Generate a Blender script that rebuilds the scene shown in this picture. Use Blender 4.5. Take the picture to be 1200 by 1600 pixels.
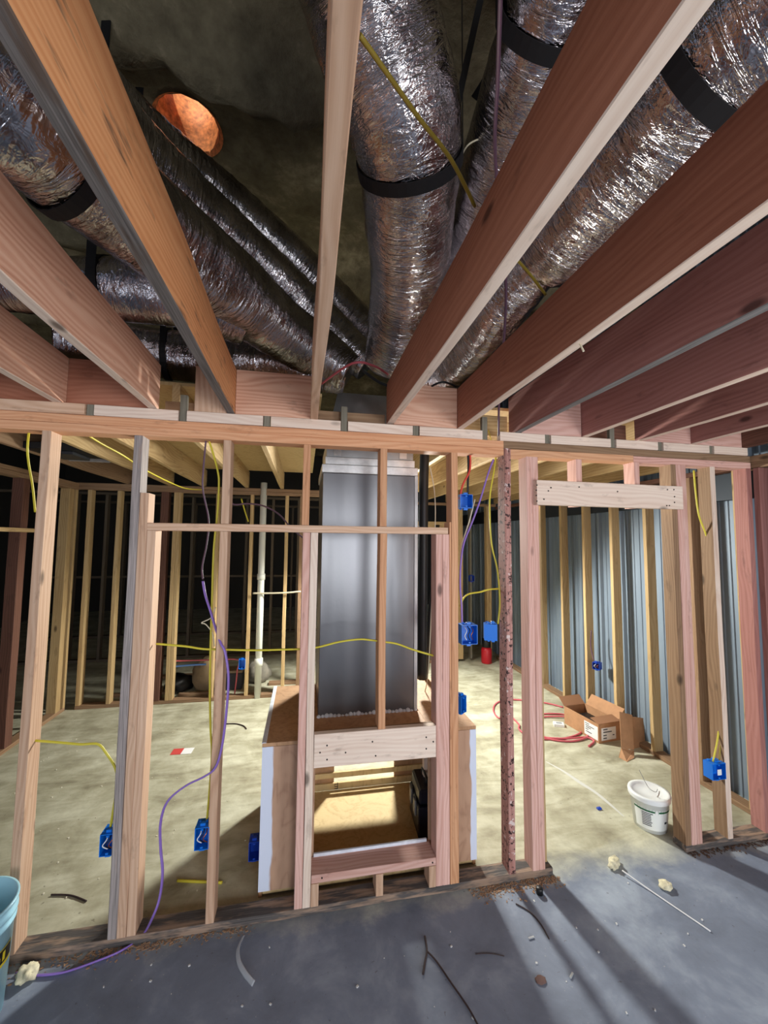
import bpy, bmesh, math, random
from mathutils import Vector, Matrix, noise
random.seed(7)
S = bpy.context.scene
COL = S.collection
for o in list(bpy.data.objects): bpy.data.objects.remove(o)
rad = math.radians

# ------------------------------------------------------------------ camera
FPX, YAW, PITCH, ROLL = 630.9, rad(11.10), rad(4.14), rad(0.546)
CAM = Vector((0, -2.14, 1.83))
FW = Vector((math.sin(YAW)*math.cos(PITCH), math.cos(YAW)*math.cos(PITCH), math.sin(PITCH)))
_r = Vector((math.cos(YAW), -math.sin(YAW), 0)); _u = _r.cross(FW)
RT = _r*math.cos(ROLL) + _u*math.sin(ROLL)
UP = -_r*math.sin(ROLL) + _u*math.cos(ROLL)
cd = bpy.data.cameras.new('camera'); cam = bpy.data.objects.new('camera', cd); COL.objects.link(cam)
cd.sensor_fit = 'HORIZONTAL'; cd.sensor_width = 36; cd.lens = 36*FPX/1200; cd.clip_start = .02
M4 = Matrix((( RT.x, UP.x, -FW.x, CAM.x), (RT.y, UP.y, -FW.y, CAM.y), (RT.z, UP.z, -FW.z, CAM.z), (0,0,0,1)))
cam.matrix_world = M4
S.camera = cam
def at(px, py, ax, val):            # world point seen at a pixel, on the plane axis = val
    d = FW + RT*((px-600)/FPX) - UP*((py-800)/FPX)
    return CAM + d*((val-CAM[ax])/d[ax])
def Fl(px, py, z=0.0): return at(px, py, 2, z)
def Wl(px, py, y=0.0): return at(px, py, 1, y)

# ------------------------------------------------------------------ view, world, lights
S.view_settings.view_transform = 'Standard'; S.view_settings.look = 'None'
S.view_settings.gamma = 1; S.view_settings.use_curve_mapping = False
S.view_settings.exposure = 0.15
w = bpy.data.worlds.new('world'); S.world = w; w.use_nodes = True
bg = w.node_tree.nodes['Background']; bg.inputs[0].default_value = (.62, .75, 1, 1); bg.inputs[1].default_value = .28
def area(name, loc, target, sx, sy, power, col):
    l = bpy.data.lights.new(name, 'AREA'); l.shape = 'RECTANGLE'; l.size = sx; l.size_y = sy; l.energy = power; l.color = col
    o = bpy.data.objects.new(name, l); COL.objects.link(o); o.location = loc
    o.rotation_euler = (Vector(target)-Vector(loc)).to_track_quat('-Z', 'Y').to_euler(); return o
def point(name, loc, r, power, col):
    l = bpy.data.lights.new(name, 'POINT'); l.shadow_soft_size = r; l.energy = power; l.color = col
    o = bpy.data.objects.new(name, l); COL.objects.link(o); o.location = loc; return o
area('window_daylight', (.9, -4.6, 1.65), (.7, 0, 1.5), 1.0, 1.5, 60, (.93, .96, 1))
area('doorway_daylight', (-2.6, -4.3, 1.2), (.8, .5, 1.9), 1.2, 2.1, 44, (.84, .92, 1))
area('side_window_daylight', (2.75, -3.6, 1.1), (-.3, 0, 2.3), 1.2, 1.5, 66, (.97, .96, .96))
sl = bpy.data.lights.new('work_lamp', 'SPOT'); sl.energy = 420; sl.color = (1, 1, .92); sl.shadow_soft_size = .11; sl.spot_size = rad(172); sl.spot_blend = .35
slo = bpy.data.objects.new('work_lamp', sl); COL.objects.link(slo); slo.location = (1.0, 2.3, 2.0); slo.rotation_euler = Vector((-.12, -.75, -1)).to_track_quat('-Z', 'Y').to_euler()
point('work_lamp_glow', (1.0, 2.3, 2.0),   .08, 14, (1, .97, .85))
sun = bpy.data.lights.new('sun', 'SUN'); sun.energy = 5; sun.angle = rad(.6); sun.color = (1, .9, .75)
so = bpy.data.objects.new('sun', sun); COL.objects.link(so); so.rotation_euler = Vector((.30, .80, -1)).to_track_quat('-Z', 'Y').to_euler()

# ------------------------------------------------------------------ materials
def lin(c):
    return tuple(((v/255)/12.92 if v/255 <= .04045 else ((v/255+.055)/1.055)**2.4) for v in c)+(1,)
class NT:
    def __init__(s, name):
        s.m = bpy.data.materials.new(name); s.m.use_nodes = True; s.t = s.m.node_tree
        s.b = s.t.nodes['Principled BSDF']
    def n(s, typ, **kw):
        x = s.t.nodes.new(typ)
        for k, v in kw.items():
            if isinstance(k, str) and hasattr(x, k) and not k[0].isupper(): setattr(x, k, v)
        return x
    def L(s, a, b): s.t.links.new(a, b)
    def mapping(s, src, scale):
        m = s.n('ShaderNodeMapping'); s.L(src, m.inputs[0]); m.inputs['Scale'].default_value = scale; return m.outputs[0]
    def noise(s, v, sc=1, det=3, rough=.5, dist=0):
        x = s.n('ShaderNodeTexNoise'); s.L(v, x.inputs['Vector']); x.inputs['Scale'].default_value = sc
        x.inputs['Detail'].default_value = det; x.inputs['Roughness'].default_value = rough; x.inputs['Distortion'].default_value = dist; return x.outputs['Fac']
    def ramp(s, f, stops):
        r = s.n('ShaderNodeValToRGB'); s.L(f, r.inputs[0]); e = r.color_ramp.elements
        while len(e) < len(stops): e.new(.5)
        for i, (p, c) in enumerate(stops): e[i].position = p; e[i].color = c if len(c) == 4 else c+(1,)
        return r.outputs[0]
    def mix(s, f, a, b, mode='MIX'):
        x = s.n('ShaderNodeMix'); x.data_type = 'RGBA'; x.blend_type = mode
        for sock, v in ((x.inputs[0], f), (x.inputs[6], a), (x.inputs[7], b)):
            if hasattr(v, 'links') : s.L(v, sock)
            else: sock.default_value = v
        return x.outputs[2]
    def math(s, op, a, b=0.0, c=None):
        x = s.n('ShaderNodeMath'); x.operation = op
        for i, v in enumerate((a, b) + ((c,) if c is not None else ())):
            if hasattr(v, 'links'): s.L(v, x.inputs[i])
            else: x.inputs[i].default_value = v
        return x.outputs[0]
    def bump(s, h, strength=.3, dist=.01):
        x = s.n('ShaderNodeBump'); s.L(h, x.inputs['Height']); x.inputs['Strength'].default_value = strength; x.inputs['Distance'].default_value = dist
        s.L(x.outputs[0], s.b.inputs['Normal'])
    def objv(s, rnd=True):
        t = s.n('ShaderNodeTexCoord')
        if not rnd: return t.outputs['Object']
        oi = s.n('ShaderNodeObjectInfo'); m = s.math('MULTIPLY', oi.outputs['Random'], 37.0)
        a = s.n('ShaderNodeVectorMath'); a.operation = 'ADD'; s.L(t.outputs['Object'], a.inputs[0]); s.L(m, a.inputs[1]); return a.outputs[0]
    def set(s, col=None, rough=.6, metal=0, spec=None):
        if col is not None:
            if hasattr(col, 'links'): s.L(col, s.b.inputs['Base Color'])
            else: s.b.inputs['Base Color'].default_value = col
        if hasattr(rough, 'links'): s.L(rough, s.b.inputs['Roughness'])
        else: s.b.inputs['Roughness'].default_value = rough
        s.b.inputs['Metallic'].default_value = metal
        if spec is not None: s.b.inputs['Specular IOR Level'].default_value = spec
        return s.m

def wood(name, base, dark, light=None, weather=0, weathercol=(120,120,122), knots=1, var=.22, speck=0, streak=1.0):
    s = NT(name); v = s.objv(); light = light or tuple(min(255, c+14) for c in base)
    warp = s.noise(s.mapping(v, (3, 3, .7)), 1.5, 2)
    vv = s.mapping(v, (1, 1, .045))
    add = s.n('ShaderNodeVectorMath'); add.operation = 'ADD'; s.L(vv, add.inputs[0])
    wv = s.math('MULTIPLY', warp, .11); s.L(wv, add.inputs[1])
    wav = s.n('ShaderNodeTexWave'); wav.wave_type = 'RINGS'; wav.rings_direction = 'Z'; s.L(add.outputs[0], wav.inputs[0])
    wav.inputs['Scale'].default_value = 19; wav.inputs['Distortion'].default_value = 2.2; wav.inputs['Detail'].default_value = 2; wav.inputs['Detail Scale'].default_value = 1.2
    fib = s.noise(s.mapping(v, (220, 220, 4)), 1, 3, .6)
    broad = s.noise(s.mapping(v, (7, 7, 1.1)), 1, 3, .55)
    g = s.math('ADD', s.math('MULTIPLY_ADD', wav.outputs['Fac'], .17*streak, .10), s.math('MULTIPLY', fib, .30))
    g = s.math('ADD', g, s.math('MULTIPLY', broad, .5))
    col = s.ramp(g, [(.22, lin(dark)), (.5, lin(base)), (.82, lin(light))])
    if knots:
        vo = s.n('ShaderNodeTexVoronoi'); s.L(s.mapping(v, (5, 5, 2.2)), vo.inputs['Vector']); vo.inputs['Scale'].default_value = 1.0; vo.inputs['Randomness'].default_value = 1
        kf = s.ramp(vo.outputs['Distance'], [(.045, (1,1,1,1)), (.1, (0,0,0,1))])
        col = s.mix(s.math('MULTIPLY', kf, .75), col, lin(tuple(c*.42 for c in dark)))
    st = s.noise(s.mapping(v, (9, 9, 3)), 2.0, 4, .65)
    sf = s.ramp(st, [(.60, (0,0,0,1)), (.74, (1,1,1,1))])
    col = s.mix(s.math('MULTIPLY', sf, .35), col, lin(tuple(c*.55 for c in dark)))
    if weather:
        wn = s.noise(s.mapping(v, (12, 12, 2.0)), 1.6, 4, .65)
        wf = s.ramp(wn, [(.62-weather*.35, (0,0,0,1)), (.74-weather*.35, (1,1,1,1))])
        col = s.mix(wf, col, s.ramp(fib, [(.3, lin(tuple(c*.62 for c in weathercol))), (.7, lin(weathercol))]))
    if speck:
        wn = s.noise(v, 42, 3, .7)
        col = s.mix(s.ramp(wn, [(.55, (0,0,0,1)), (.62, (1,1,1,1))]), col, lin((58, 40, 40)))
        wn = s.noise(v, 30, 3, .6)
        col = s.mix(s.ramp(wn, [(.63, (0,0,0,1)), (.68, (1,1,1,1))]), col, lin((215, 195, 190)))
    oi = s.n('ShaderNodeObjectInfo')
    hsv = s.n('ShaderNodeHueSaturation'); s.L(col, hsv.inputs['Color'])
    s.L(s.math('MULTIPLY_ADD', oi.outputs['Random'], var, 1-var/2), hsv.inputs['Value'])
    s.bump(s.math('ADD', fib, s.math('MULTIPLY', wav.outputs['Fac'], .3)), .2, .0012)
    return s.set(hsv.outputs[0], .72, 0, .25)

def plain(name, c, rough=.55, metal=0, nz=0.0, nscale=20, spec=None):
    s = NT(name); col = lin(c)
    if nz:
        f = s.noise(s.objv(), nscale, 4, .6)
        col = s.ramp(f, [(.3, lin(tuple(v*(1-nz) for v in c))), (.7, lin(tuple(min(255, v*(1+nz*.5)) for v in c)))])
        s.bump(f, .15, .002)
    return s.set(col, rough, metal, spec)

W = {}
W['tan'] = wood('tan_lumber', (198,160,132), (150,108,82), (220,188,162))
W['pink'] = wood('pink_fir_lumber', (206,160,146), (166,112,98), (226,188,176))
W['pale'] = wood('pale_lumber', (222,198,180), (180,138,112), (238,220,204), var=.1)
W['orange'] = wood('orange_fir_lumber', (200,146,108), (150,94,62), (222,174,136), var=.1)
W['plate'] = wood('plate_lumber', (208,148,108), (150,92,60), (226,176,138), var=.08)
W['grey'] = wood('grey_weathered_lumber', (176,150,134), (130,104,90), weather=1.1, weathercol=(182,170,166), var=.05)
W['joist'] = wood('red_fir_joist', (160,104,82), (118,68,52), (182,126,102), var=.14, streak=.8)
W['joistpink'] = wood('pinkish_fir_joist', (156,106,98), (112,68,62), (178,128,120), var=.14, streak=.8)
W['joistorange'] = wood('orange_joist', (206,140,92), (150,88,54), (226,168,118), weather=.12, weathercol=(110,88,74), var=.02)
W['joistlight'] = wood('light_grained_joist', (208,156,130), (150,94,70), (226,184,158), var=.02, streak=1.5)
W['yellow'] = wood('yellow_lit_lumber', (178,148,104), (128,96,58), (200,174,130))  # yellow-green cast of the work lamp is baked into this rear lumber
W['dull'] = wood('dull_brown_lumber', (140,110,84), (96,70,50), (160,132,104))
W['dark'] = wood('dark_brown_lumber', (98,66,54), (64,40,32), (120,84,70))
W['spotted'] = wood('reddish_spotted_lumber', (166,118,108), (116,74,66), (196,150,140), speck=1, var=.02)
W['darkedge'] = wood('dark_weathered_edge', (92,76,66), (52,42,38), weather=.9, weathercol=(132,124,120))
W['greyedge'] = wood('grey_weathered_edge', (150,138,130), (110,96,88), weather=.9, weathercol=(156,152,150))
W['dusty'] = wood('dusty_sill_lumber', (150,126,108), (100,80,66), weather=.6, weathercol=(104,98,96), var=.05)
W['greytie'] = wood('grey_green_slat', (118,112,98), (84,80,68), knots=0)
W['farwood'] = wood('far_shadowed_lumber', (88,76,62), (54,44,36), knots=0)  # darkness beyond the rear wall put into the wood colour

def ply(name, base, dark, paint=None):
    s = NT(name); v = s.objv(False)
    wv = s.noise(s.mapping(v, (2.2, 2.2, .8)), 2, 3, .5, 1.2)
    f = s.math('FRACT', s.math('MULTIPLY', wv, 7)); f = s.math('ABSOLUTE', s.math('SUBTRACT', f, .5))
    fib = s.noise(s.mapping(v, (60, 60, 5)), 1, 3, .6)
    g = s.math('ADD', s.math('MULTIPLY_ADD', f, .42, .14), s.math('MULTIPLY', fib, .35))
    col = s.ramp(g, [(.1, lin(dark)), (.4, lin(base)), (.8, lin(tuple(min(255, c+12) for c in base)))])
    if paint:      # primer brushed along the vertical edges: list of (x centre, half width)
        sep = s.n('ShaderNodeSeparateXYZ'); s.L(v, sep.inputs[0])
        nz = s.noise(s.mapping(v, (12, 12, 3)), 1, 3, .6)
        for cx, hw in paint:
            d = s.math('ABSOLUTE', s.math('SUBTRACT', sep.outputs[0], cx))
            d = s.math('ADD', d, s.math('MULTIPLY', s.math('SUBTRACT', nz, .5), .05))
            fac = s.ramp(s.math('DIVIDE', d, hw*2), [(.44, (1,1,1,1)), (.52, (0,0,0,1))])
            col = s.mix(fac, col, lin((214, 222, 240)))
    s.bump(g, .1, .002)
    return s.set(col, .65, 0, .3)
P_front = ply('painted_edge_plywood', (186,150,124), (138,98,78), [(-.595, .058), (.595, .036)])
P_floor = ply('pale_plywood', (216,190,140), (180,144,96))
P_side = ply('plywood', (186,146,110), (140,100,72))
P_deck = ply('ceiling_deck_plywood', (186,160,116), (156,126,84))
white_primer = plain('white_primer', (222, 228, 240), .6, nz=.08)

def foil_mat(name, base=(205,200,205), rough=.2, sc=1.0, strength=.9):
    s = NT(name); t = s.n('ShaderNodeTexCoord'); uv = t.outputs['UV']; oi = s.n('ShaderNodeObjectInfo')
    off = s.n('ShaderNodeVectorMath'); off.operation = 'ADD'; s.L(uv, off.inputs[0]); s.L(s.math('MULTIPLY', oi.outputs['Random'], 9.0), off.inputs[1])
    a = s.noise(s.mapping(off.outputs[0], (5*sc, 30*sc, 1)), 1, 3, .6, 1.4)
    b = s.noise(s.mapping(off.outputs[0], (22*sc, 38*sc, 1)), 1, 2, .6, 2.0)
    c = s.noise(s.mapping(off.outputs[0], (4, 7, 1)), 1, 2, .5, .5)
    h = s.math('ADD', s.math('ADD', s.math('MULTIPLY', a, 1.0), s.math('MULTIPLY', b, .35)), s.math('MULTIPLY', c, 1.6))
    s.bump(h, strength, .011)
    col = s.ramp(c, [(.3, lin(tuple(v*.72 for v in base))), (.7, lin(base))])
    return s.set(col, rough, 1.0)
FOIL = foil_mat('silver_duct_foil')
FOIL2 = foil_mat('crinkled_silver_duct_foil', (222,216,216), .17, 1.15, 1.0)
FOIL3 = foil_mat('smooth_silver_duct_foil', (214,210,212), .22, 1.0, 1.0)
STRAP = plain('black_strapping', (14, 14, 18), .7)
BLACK = plain('black_plastic', (16, 17, 20), .45)
BLUE = plain('blue_plastic', (8, 112, 214), .42)
BLUED = plain('deep_blue_plastic', (16, 62, 170), .42)
YEL = plain('yellow_cable', (206, 192, 56), .45)
YELD = plain('dull_yellow_cable', (150, 130, 46), .5)
PUR = plain('purple_cable', (138, 108, 188), .4)
PURD = plain('brownish_purple_cable', (94, 66, 84), .5)
RED = plain('red_cable', (206, 66, 52), .45)
PINKH = plain('pink_hose', (196, 92, 102), .5)
WHITEC = plain('cream_cable', (206, 196, 170), .5)
PVC = plain('white_pvc', (222, 224, 214), .35)
PAPER = plain('white_paper', (232, 232, 232), .7)
CARD = plain('brown_cardboard', (176, 132, 96), .85, nz=.08, nscale=12)
CARDIN = plain('cardboard_inside', (150, 108, 78), .9)
FOAM = plain('cream_foam_scrap', (226, 218, 186), .9, nz=.2, nscale=40)
NAIL = plain('nail_steel', (52, 44, 42), .5, .6)
COPPER = plain('copper_wire', (190, 110, 70), .35, .8)

def sheetmetal():
    s = NT('grey_sheet_metal'); v = s.objv(False)
    n1 = s.noise(s.mapping(v, (3, 3, .6)), 1.3, 2, .5)
    n2 = s.noise(s.mapping(v, (40, 40, 40)), 1, 2, .5)
    r = s.math('ADD', .27, s.math('MULTIPLY', n1, .12))
    col = s.ramp(n1, [(.3, lin((100,100,104))), (.7, lin((126,126,128)))])
    s.bump(s.math('ADD', s.math('MULTIPLY', n1, 4), s.math('MULTIPLY', n2, .1)), .35, .006)
    return s.set(col, r, .75)
METAL = sheetmetal()
METALL = plain('light_sheet_metal', (176, 178, 180), .42, .6, nz=.1, nscale=6)
TAPE = plain('silver_foil_tape', (214, 214, 214), .35, .5, nz=.12, nscale=15)
def siding_mat():
    s = NT('galvanised_siding'); v = s.objv(False)
    n = s.noise(s.mapping(v, (6, 6, .8)), 1, 3, .6)
    col = s.ramp(n, [(.3, lin((108,122,138))), (.7, lin((132,146,160)))])
    return s.set(col, .6, .2)
SIDING = siding_mat()
GIRT = plain('dark_steel_girt', (40, 48, 58), .6, .3)

def floor_mat():
    s = NT('concrete_slab'); v = s.objv(False)
    big = s.noise(v, .9, 5, .6, .4); mid = s.noise(v, 4, 5, .65, .3); fine = s.noise(v, 60, 4, .7)
    streak = s.noise(s.mapping(v, (1.2, 4.5, 1)), 1.4, 4, .6, 1.0)
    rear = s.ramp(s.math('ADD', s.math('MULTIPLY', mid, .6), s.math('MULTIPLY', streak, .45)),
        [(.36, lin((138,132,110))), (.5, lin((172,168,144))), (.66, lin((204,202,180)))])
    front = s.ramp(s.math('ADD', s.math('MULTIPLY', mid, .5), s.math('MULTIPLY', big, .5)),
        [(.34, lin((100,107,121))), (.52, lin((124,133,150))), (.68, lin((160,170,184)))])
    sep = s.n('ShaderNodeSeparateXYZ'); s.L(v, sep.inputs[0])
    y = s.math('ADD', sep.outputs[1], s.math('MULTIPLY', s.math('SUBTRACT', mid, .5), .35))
    # real floor stain mixed with painted light: greenish lamp behind, bluish daylight in front
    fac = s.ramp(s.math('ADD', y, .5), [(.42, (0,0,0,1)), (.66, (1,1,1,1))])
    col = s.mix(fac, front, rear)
    fs = s.ramp(fine, [(.66, (0,0,0,1)), (.72, (1,1,1,1))]); col = s.mix(s.math('MULTIPLY', fs, .35), col, lin((226,222,206)))
    fd = s.ramp(s.noise(v, 34, 3, .6), [(.27, (1,1,1,1)), (.33, (0,0,0,1))]); col = s.mix(s.math('MULTIPLY', fd, .5), col, lin((70,60,50)))
    s.bump(s.math('ADD', mid, s.math('MULTIPLY', fine, .3)), .25, .006)
    return s.set(col, s.math('ADD', .5, s.math('MULTIPLY', big, .3)), 0, .35)
def foam_mat():
    s = NT('sprayed_foam'); v = s.objv(False)
    n = s.noise(v, 2.2, 5, .6); n2 = s.noise(v, 14, 4, .65)
    col = s.ramp(s.math('ADD', s.math('MULTIPLY', n, .7), s.math('MULTIPLY', n2, .3)), [(.35, lin((84,76,60))), (.55, lin((128,118,94))), (.68, lin((176,164,136)))])
    s.bump(n2, .5, .03)
    return s.set(col, .9, 0, .1)

# ------------------------------------------------------------------ mesh helpers
def link(name, bm, mat, parent=None, smooth=False):
    me = bpy.data.meshes.new(name); bm.normal_update(); bm.to_mesh(me); bm.free()
    if mat is not None:
        for m in (mat if isinstance(mat, (list, tuple)) else [mat]): me.materials.append(m)
    if smooth:
        for p in me.polygons: p.use_smooth = True
    o = bpy.data.objects.new(name, me); COL.objects.link(o)
    if parent: o.parent = parent
    return o
def tag(o, label=None, cat=None, group=None, kind=None):
    if label: o['label'] = label
    if cat: o['category'] = cat
    if group: o['group'] = group
    if kind: o['kind'] = kind
    return o
def thing(name, label, cat, loc=(0,0,0), rz=0, group=None):
    o = bpy.data.objects.new(name, None); COL.objects.link(o); o.location = loc; o.rotation_euler = (0,0,rz); o.empty_display_size = .05
    return tag(o, label, cat, group)
def bx(bm, x0, x1, y0, y1, z0, z1, bev=0, M=None, mi=0):
    r = bmesh.ops.create_cube(bm, size=1); vs = r['verts']
    for v in vs:
        v.co = Vector((x0+(v.co.x+.5)*(x1-x0), y0+(v.co.y+.5)*(y1-y0), z0+(v.co.z+.5)*(z1-z0)))
    fs = set(f for v in vs for f in v.link_faces)
    for f in fs: f.material_index = mi
    if bev:
        es = list(set(e for f in fs for e in f.edges))
        g = bmesh.ops.bevel(bm, geom=es, offset=bev, segments=1, affect='EDGES'); vs = list(set(g['verts']) | set(v for v in vs if v.is_valid))
    if M is not None:
        for v in vs: v.co = M @ v.co
    return vs
def boxobj(name, x0, x1, y0, y1, z0, z1, mat, parent=None, bev=.0015):
    # world box; the object's origin is the box's centre
    c = Vector(((x0+x1)/2, (y0+y1)/2, (z0+z1)/2)); bm = bmesh.new()
    bx(bm, x0-c.x, x1-c.x, y0-c.y, y1-c.y, z0-c.z, z1-c.z, bev)
    o = link(name, bm, mat, parent); o.location = c; return o
def board(name, label, cat, x, y, z, mat, group=None, wob=.0015, parent=None, lean=0, nails=None, bottom=None, front=None):
    """sawn board filling a world box; local Z runs along its length; softly uneven faces"""
    dims = [x[1]-x[0], y[1]-y[0], z[1]-z[0]]; c = Vector(((x[0]+x[1])/2, (y[0]+y[1])/2, (z[0]+z[1])/2))
    ax = dims.index(max(dims)); L = dims[ax]
    if ax == 2: w_, d_, rot = dims[0], dims[1], (0,0,0)
    elif ax == 0: w_, d_, rot = dims[2], dims[1], (0, math.pi/2, 0)
    else: w_, d_, rot = dims[0], dims[2], (-math.pi/2, 0, 0)
    n = max(2, int(L/.12)); bm = bmesh.new(); rings = []; b = min(.0025, w_*.2, d_*.2)
    ph = random.uniform(0, 99)
    for i in range(n+1):
        t = -L/2 + L*i/n
        ex = wob*noise.noise(Vector((t*1.3, ph, 0)))*2; ey = wob*noise.noise(Vector((t*1.3, ph, 7)))*2
        if i in (0, n): pass
        hw, hd = w_/2, d_/2
        pts = [(-hw+b,-hd), (hw-b,-hd), (hw,-hd+b), (hw,hd-b), (hw-b,hd), (-hw+b,hd), (-hw,hd-b), (-hw,-hd+b)]
        rings.append([bm.verts.new((px+ex, py+ey, t)) for px, py in pts])
    for a, c2 in zip(rings, rings[1:]):
        for k in range(8): bm.faces.new((a[k], a[(k+1)%8], c2[(k+1)%8], c2[k]))
    bm.faces.new(rings[0][::-1]); bm.faces.new(rings[-1])
    W_ = W[mat] if isinstance(mat, str) else mat
    if bottom:       # weathered or freshly planed lower edge of a joist: the edge faces only
        bm.normal_update()
        for f in bm.faces:
            if f.normal.y > .6: f.material_index = 1
    if front:        # narrow edge toward the near room paler; shade painted into the broad faces
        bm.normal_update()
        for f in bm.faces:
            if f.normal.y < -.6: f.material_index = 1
    o = link(name, bm, [W_, W[bottom or front]] if (bottom or front) else W_, parent); o.location = c; o.rotation_euler = rot
    if label: tag(o, label, cat, group)
    if nails:
        Mi = (Matrix.Translation(c) @ o.rotation_euler.to_matrix().to_4x4()).inverted()
        for p in nails:
            nb = bmesh.new(); bmesh.ops.create_cone(nb, cap_ends=True, segments=8, radius1=.0042, radius2=.0038, depth=.003)
            q = Mi @ Vector(p)
            for v in nb.verts: v.co = Mi.to_3x3() @ (Matrix.Rotation(math.pi/2, 3, 'X') @ v.co) + q
            no = link('nail', nb, NAIL, o)
    return o
def smoothpts(pts, k=6):
    P = [Vector(p) for p in pts]; out = []
    if len(P) < 3: return P
    for i in range(len(P)-1):
        a = P[max(0, i-1)]; b = P[i]; c = P[i+1]; d = P[min(len(P)-1, i+2)]
        for j in range(k):
            t = j/k
            out.append(.5*((2*b)+(c-a)*t+(2*a-5*b+4*c-d)*t*t+(3*b-a-3*c+d)*t**3))
    out.append(P[-1]); return out
def tube(bm, pts, r, seg=8, flat=1.0, caps=True, rfun=None, uvscale=False):
    """sweep; flat < 1 squashes the section; rfun(i, angle, s) gives local radius"""
    n = len(pts); rings = []; s = 0.0
    T0 = (pts[1]-pts[0]).normalized(); N = T0.orthogonal().normalized()
    uvl = bm.loops.layers.uv.verify() if uvscale else None; S_ = []
    for i, p in enumerate(pts):
        T = (pts[min(n-1, i+1)]-pts[max(0, i-1)]).normalized()
        N = (N - T*N.dot(T)).normalized(); B = T.cross(N)
        if i: s += (p-pts[i-1]).length
        S_.append(s); ri = r[i] if isinstance(r, (list, tuple)) else r
        ring = []
        for k in range(seg):
            a = 2*math.pi*k/seg; q = ri if rfun is None else ri*rfun(s, a)
            ring.append(bm.verts.new(p + N*(q*math.cos(a)) + B*(q*math.sin(a)*flat)))
        rings.append(ring)
    for i in range(n-1):
        for k in range(seg):
            f = bm.faces.new((rings[i][k], rings[i][(k+1)%seg], rings[i+1][(k+1)%seg], rings[i+1][k]))
            f.smooth = True
            if uvl is not None:
                rr = r[i] if isinstance(r, (list, tuple)) else r
                us = [k/seg, (k+1)/seg, (k+1)/seg, k/seg]; vs = [S_[i], S_[i], S_[i+1], S_[i+1]]
                for lp, u_, v_ in zip(f.loops, us, vs): lp[uvl].uv = (u_*2*math.pi*rr, v_)
    if caps:
        bm.faces.new(rings[0][::-1]); bm.faces.new(rings[-1])
    return rings
def cable(name, pts, mat, label=None, cat='cable', r=.0042, flat=1.0, group=None, parent=None, k=6):
    P = smoothpts(pts, k); c = P[0].copy(); bm = bmesh.new(); tube(bm, [p-c for p in P], r, 8, flat)
    o = link(name, bm, mat, parent); o.location = c
    if label: tag(o, label, cat, group)
    return o
def lathe(bm, prof, seg=32, M=None):
    rings = []
    for r, z in prof:
        rings.append([bm.verts.new((r*math.cos(2*math.pi*k/seg), r*math.sin(2*math.pi*k/seg), z)) for k in range(seg)])
    for a, b in zip(rings, rings[1:]):
        for k in range(seg):
            f = bm.faces.new((a[k], a[(k+1)%seg], b[(k+1)%seg], b[k])); f.smooth = True
    return rings
def struct(o): o['kind'] = 'structure'; return o

# ------------------------------------------------------------------ the setting
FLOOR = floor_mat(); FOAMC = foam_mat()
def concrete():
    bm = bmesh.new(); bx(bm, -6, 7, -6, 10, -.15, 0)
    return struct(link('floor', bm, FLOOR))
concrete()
# roof underside sprayed with foam, with a round cut for the skylight tube
HX, HY, HZ, HR = -.62, .22, 4.2, .165
def roof():
    c = at(295, 195, 2, HZ)
    global HX, HY; HX, HY = c.x, c.y
    bm = bmesh.new(); nx, ny = 130, 130; x0, x1, y0, y1 = -6.0, 7.0, -2.6, 9.5
    g = []
    for j in range(ny+1):
        row = []
        for i in range(nx+1):
            x = x0+(x1-x0)*i/nx; y = y0+(y1-y0)*j/ny
            dz = .07*noise.noise(Vector((x*1.1, y*1.6, 0))) + .045*noise.noise(Vector((x*4, y*5, 3))) + .03*noise.noise(Vector((x*11, y*12, 5)))
            for yr in (-.85, -.12, 1.25, 1.9, 2.6):
                yy_ = y - yr - .09*math.sin(x*1.3+yr) - .05*noise.noise(Vector((x*5, yr, 2)))
                dz -= .16*math.exp(-(yy_/.11)**2)*(1+.7*noise.noise(Vector((x*3, yr, 1))))
            dd = math.hypot(x-HX, y-HY)
            if dd < .4: dz *= max(0, (dd-.2)/.2)
            row.append(bm.verts.new((x, y, HZ+dz)))
        g.append(row)
    for j in range(ny):
        for i in range(nx):
            f = bm.faces.new((g[j][i], g[j+1][i], g[j+1][i+1], g[j][i+1])); f.smooth = True
    # cut and round the opening
    for v in list(bm.verts):
        if math.hypot(v.co.x-HX, v.co.y-HY) < HR*.98: bm.verts.remove(v)
    edge = [v for v in bm.verts if v.is_boundary and math.hypot(v.co.x-HX, v.co.y-HY) < .5]
    for v in edge:
        d = Vector((v.co.x-HX, v.co.y-HY)).normalized()*HR; v.co.x = HX+d.x; v.co.y = HY+d.y; v.co.z = HZ
    o = link('ceiling', bm, FOAMC); struct(o)
    bm = bmesh.new()  # outer roof skin above the foam keeps daylight out
    sk = .30
    for a in ((x0, HX-sk, -13, y1), (HX+sk, x1, -13, y1), (HX-sk, HX+sk, -13, HY-sk), (HX-sk, HX+sk, HY+sk, y1)): bx(bm, *a, 4.42, 4.5)
    struct(link('trim_1', bm, plain('roof_sheathing', (110, 90, 70), .9)))
roof()
tubem = plain('orange_cut_tube', (228, 140, 84), .7, nz=.35, nscale=30)
bm = bmesh.new(); prof = [(HR+.02, -.02), (HR, 0), (HR*.98, .12), (HR*.93, .13), (HR*.93, .36), (HR*.98, .36), (HR+.17, .36), (HR+.17, .02)]
lathe(bm, prof, 40)
o = link('skylight_tube', bm, tubem); o.location = (HX, HY, HZ)
tag(o, 'round orange lined skylight opening cut through the foam roof', 'skylight')
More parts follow.
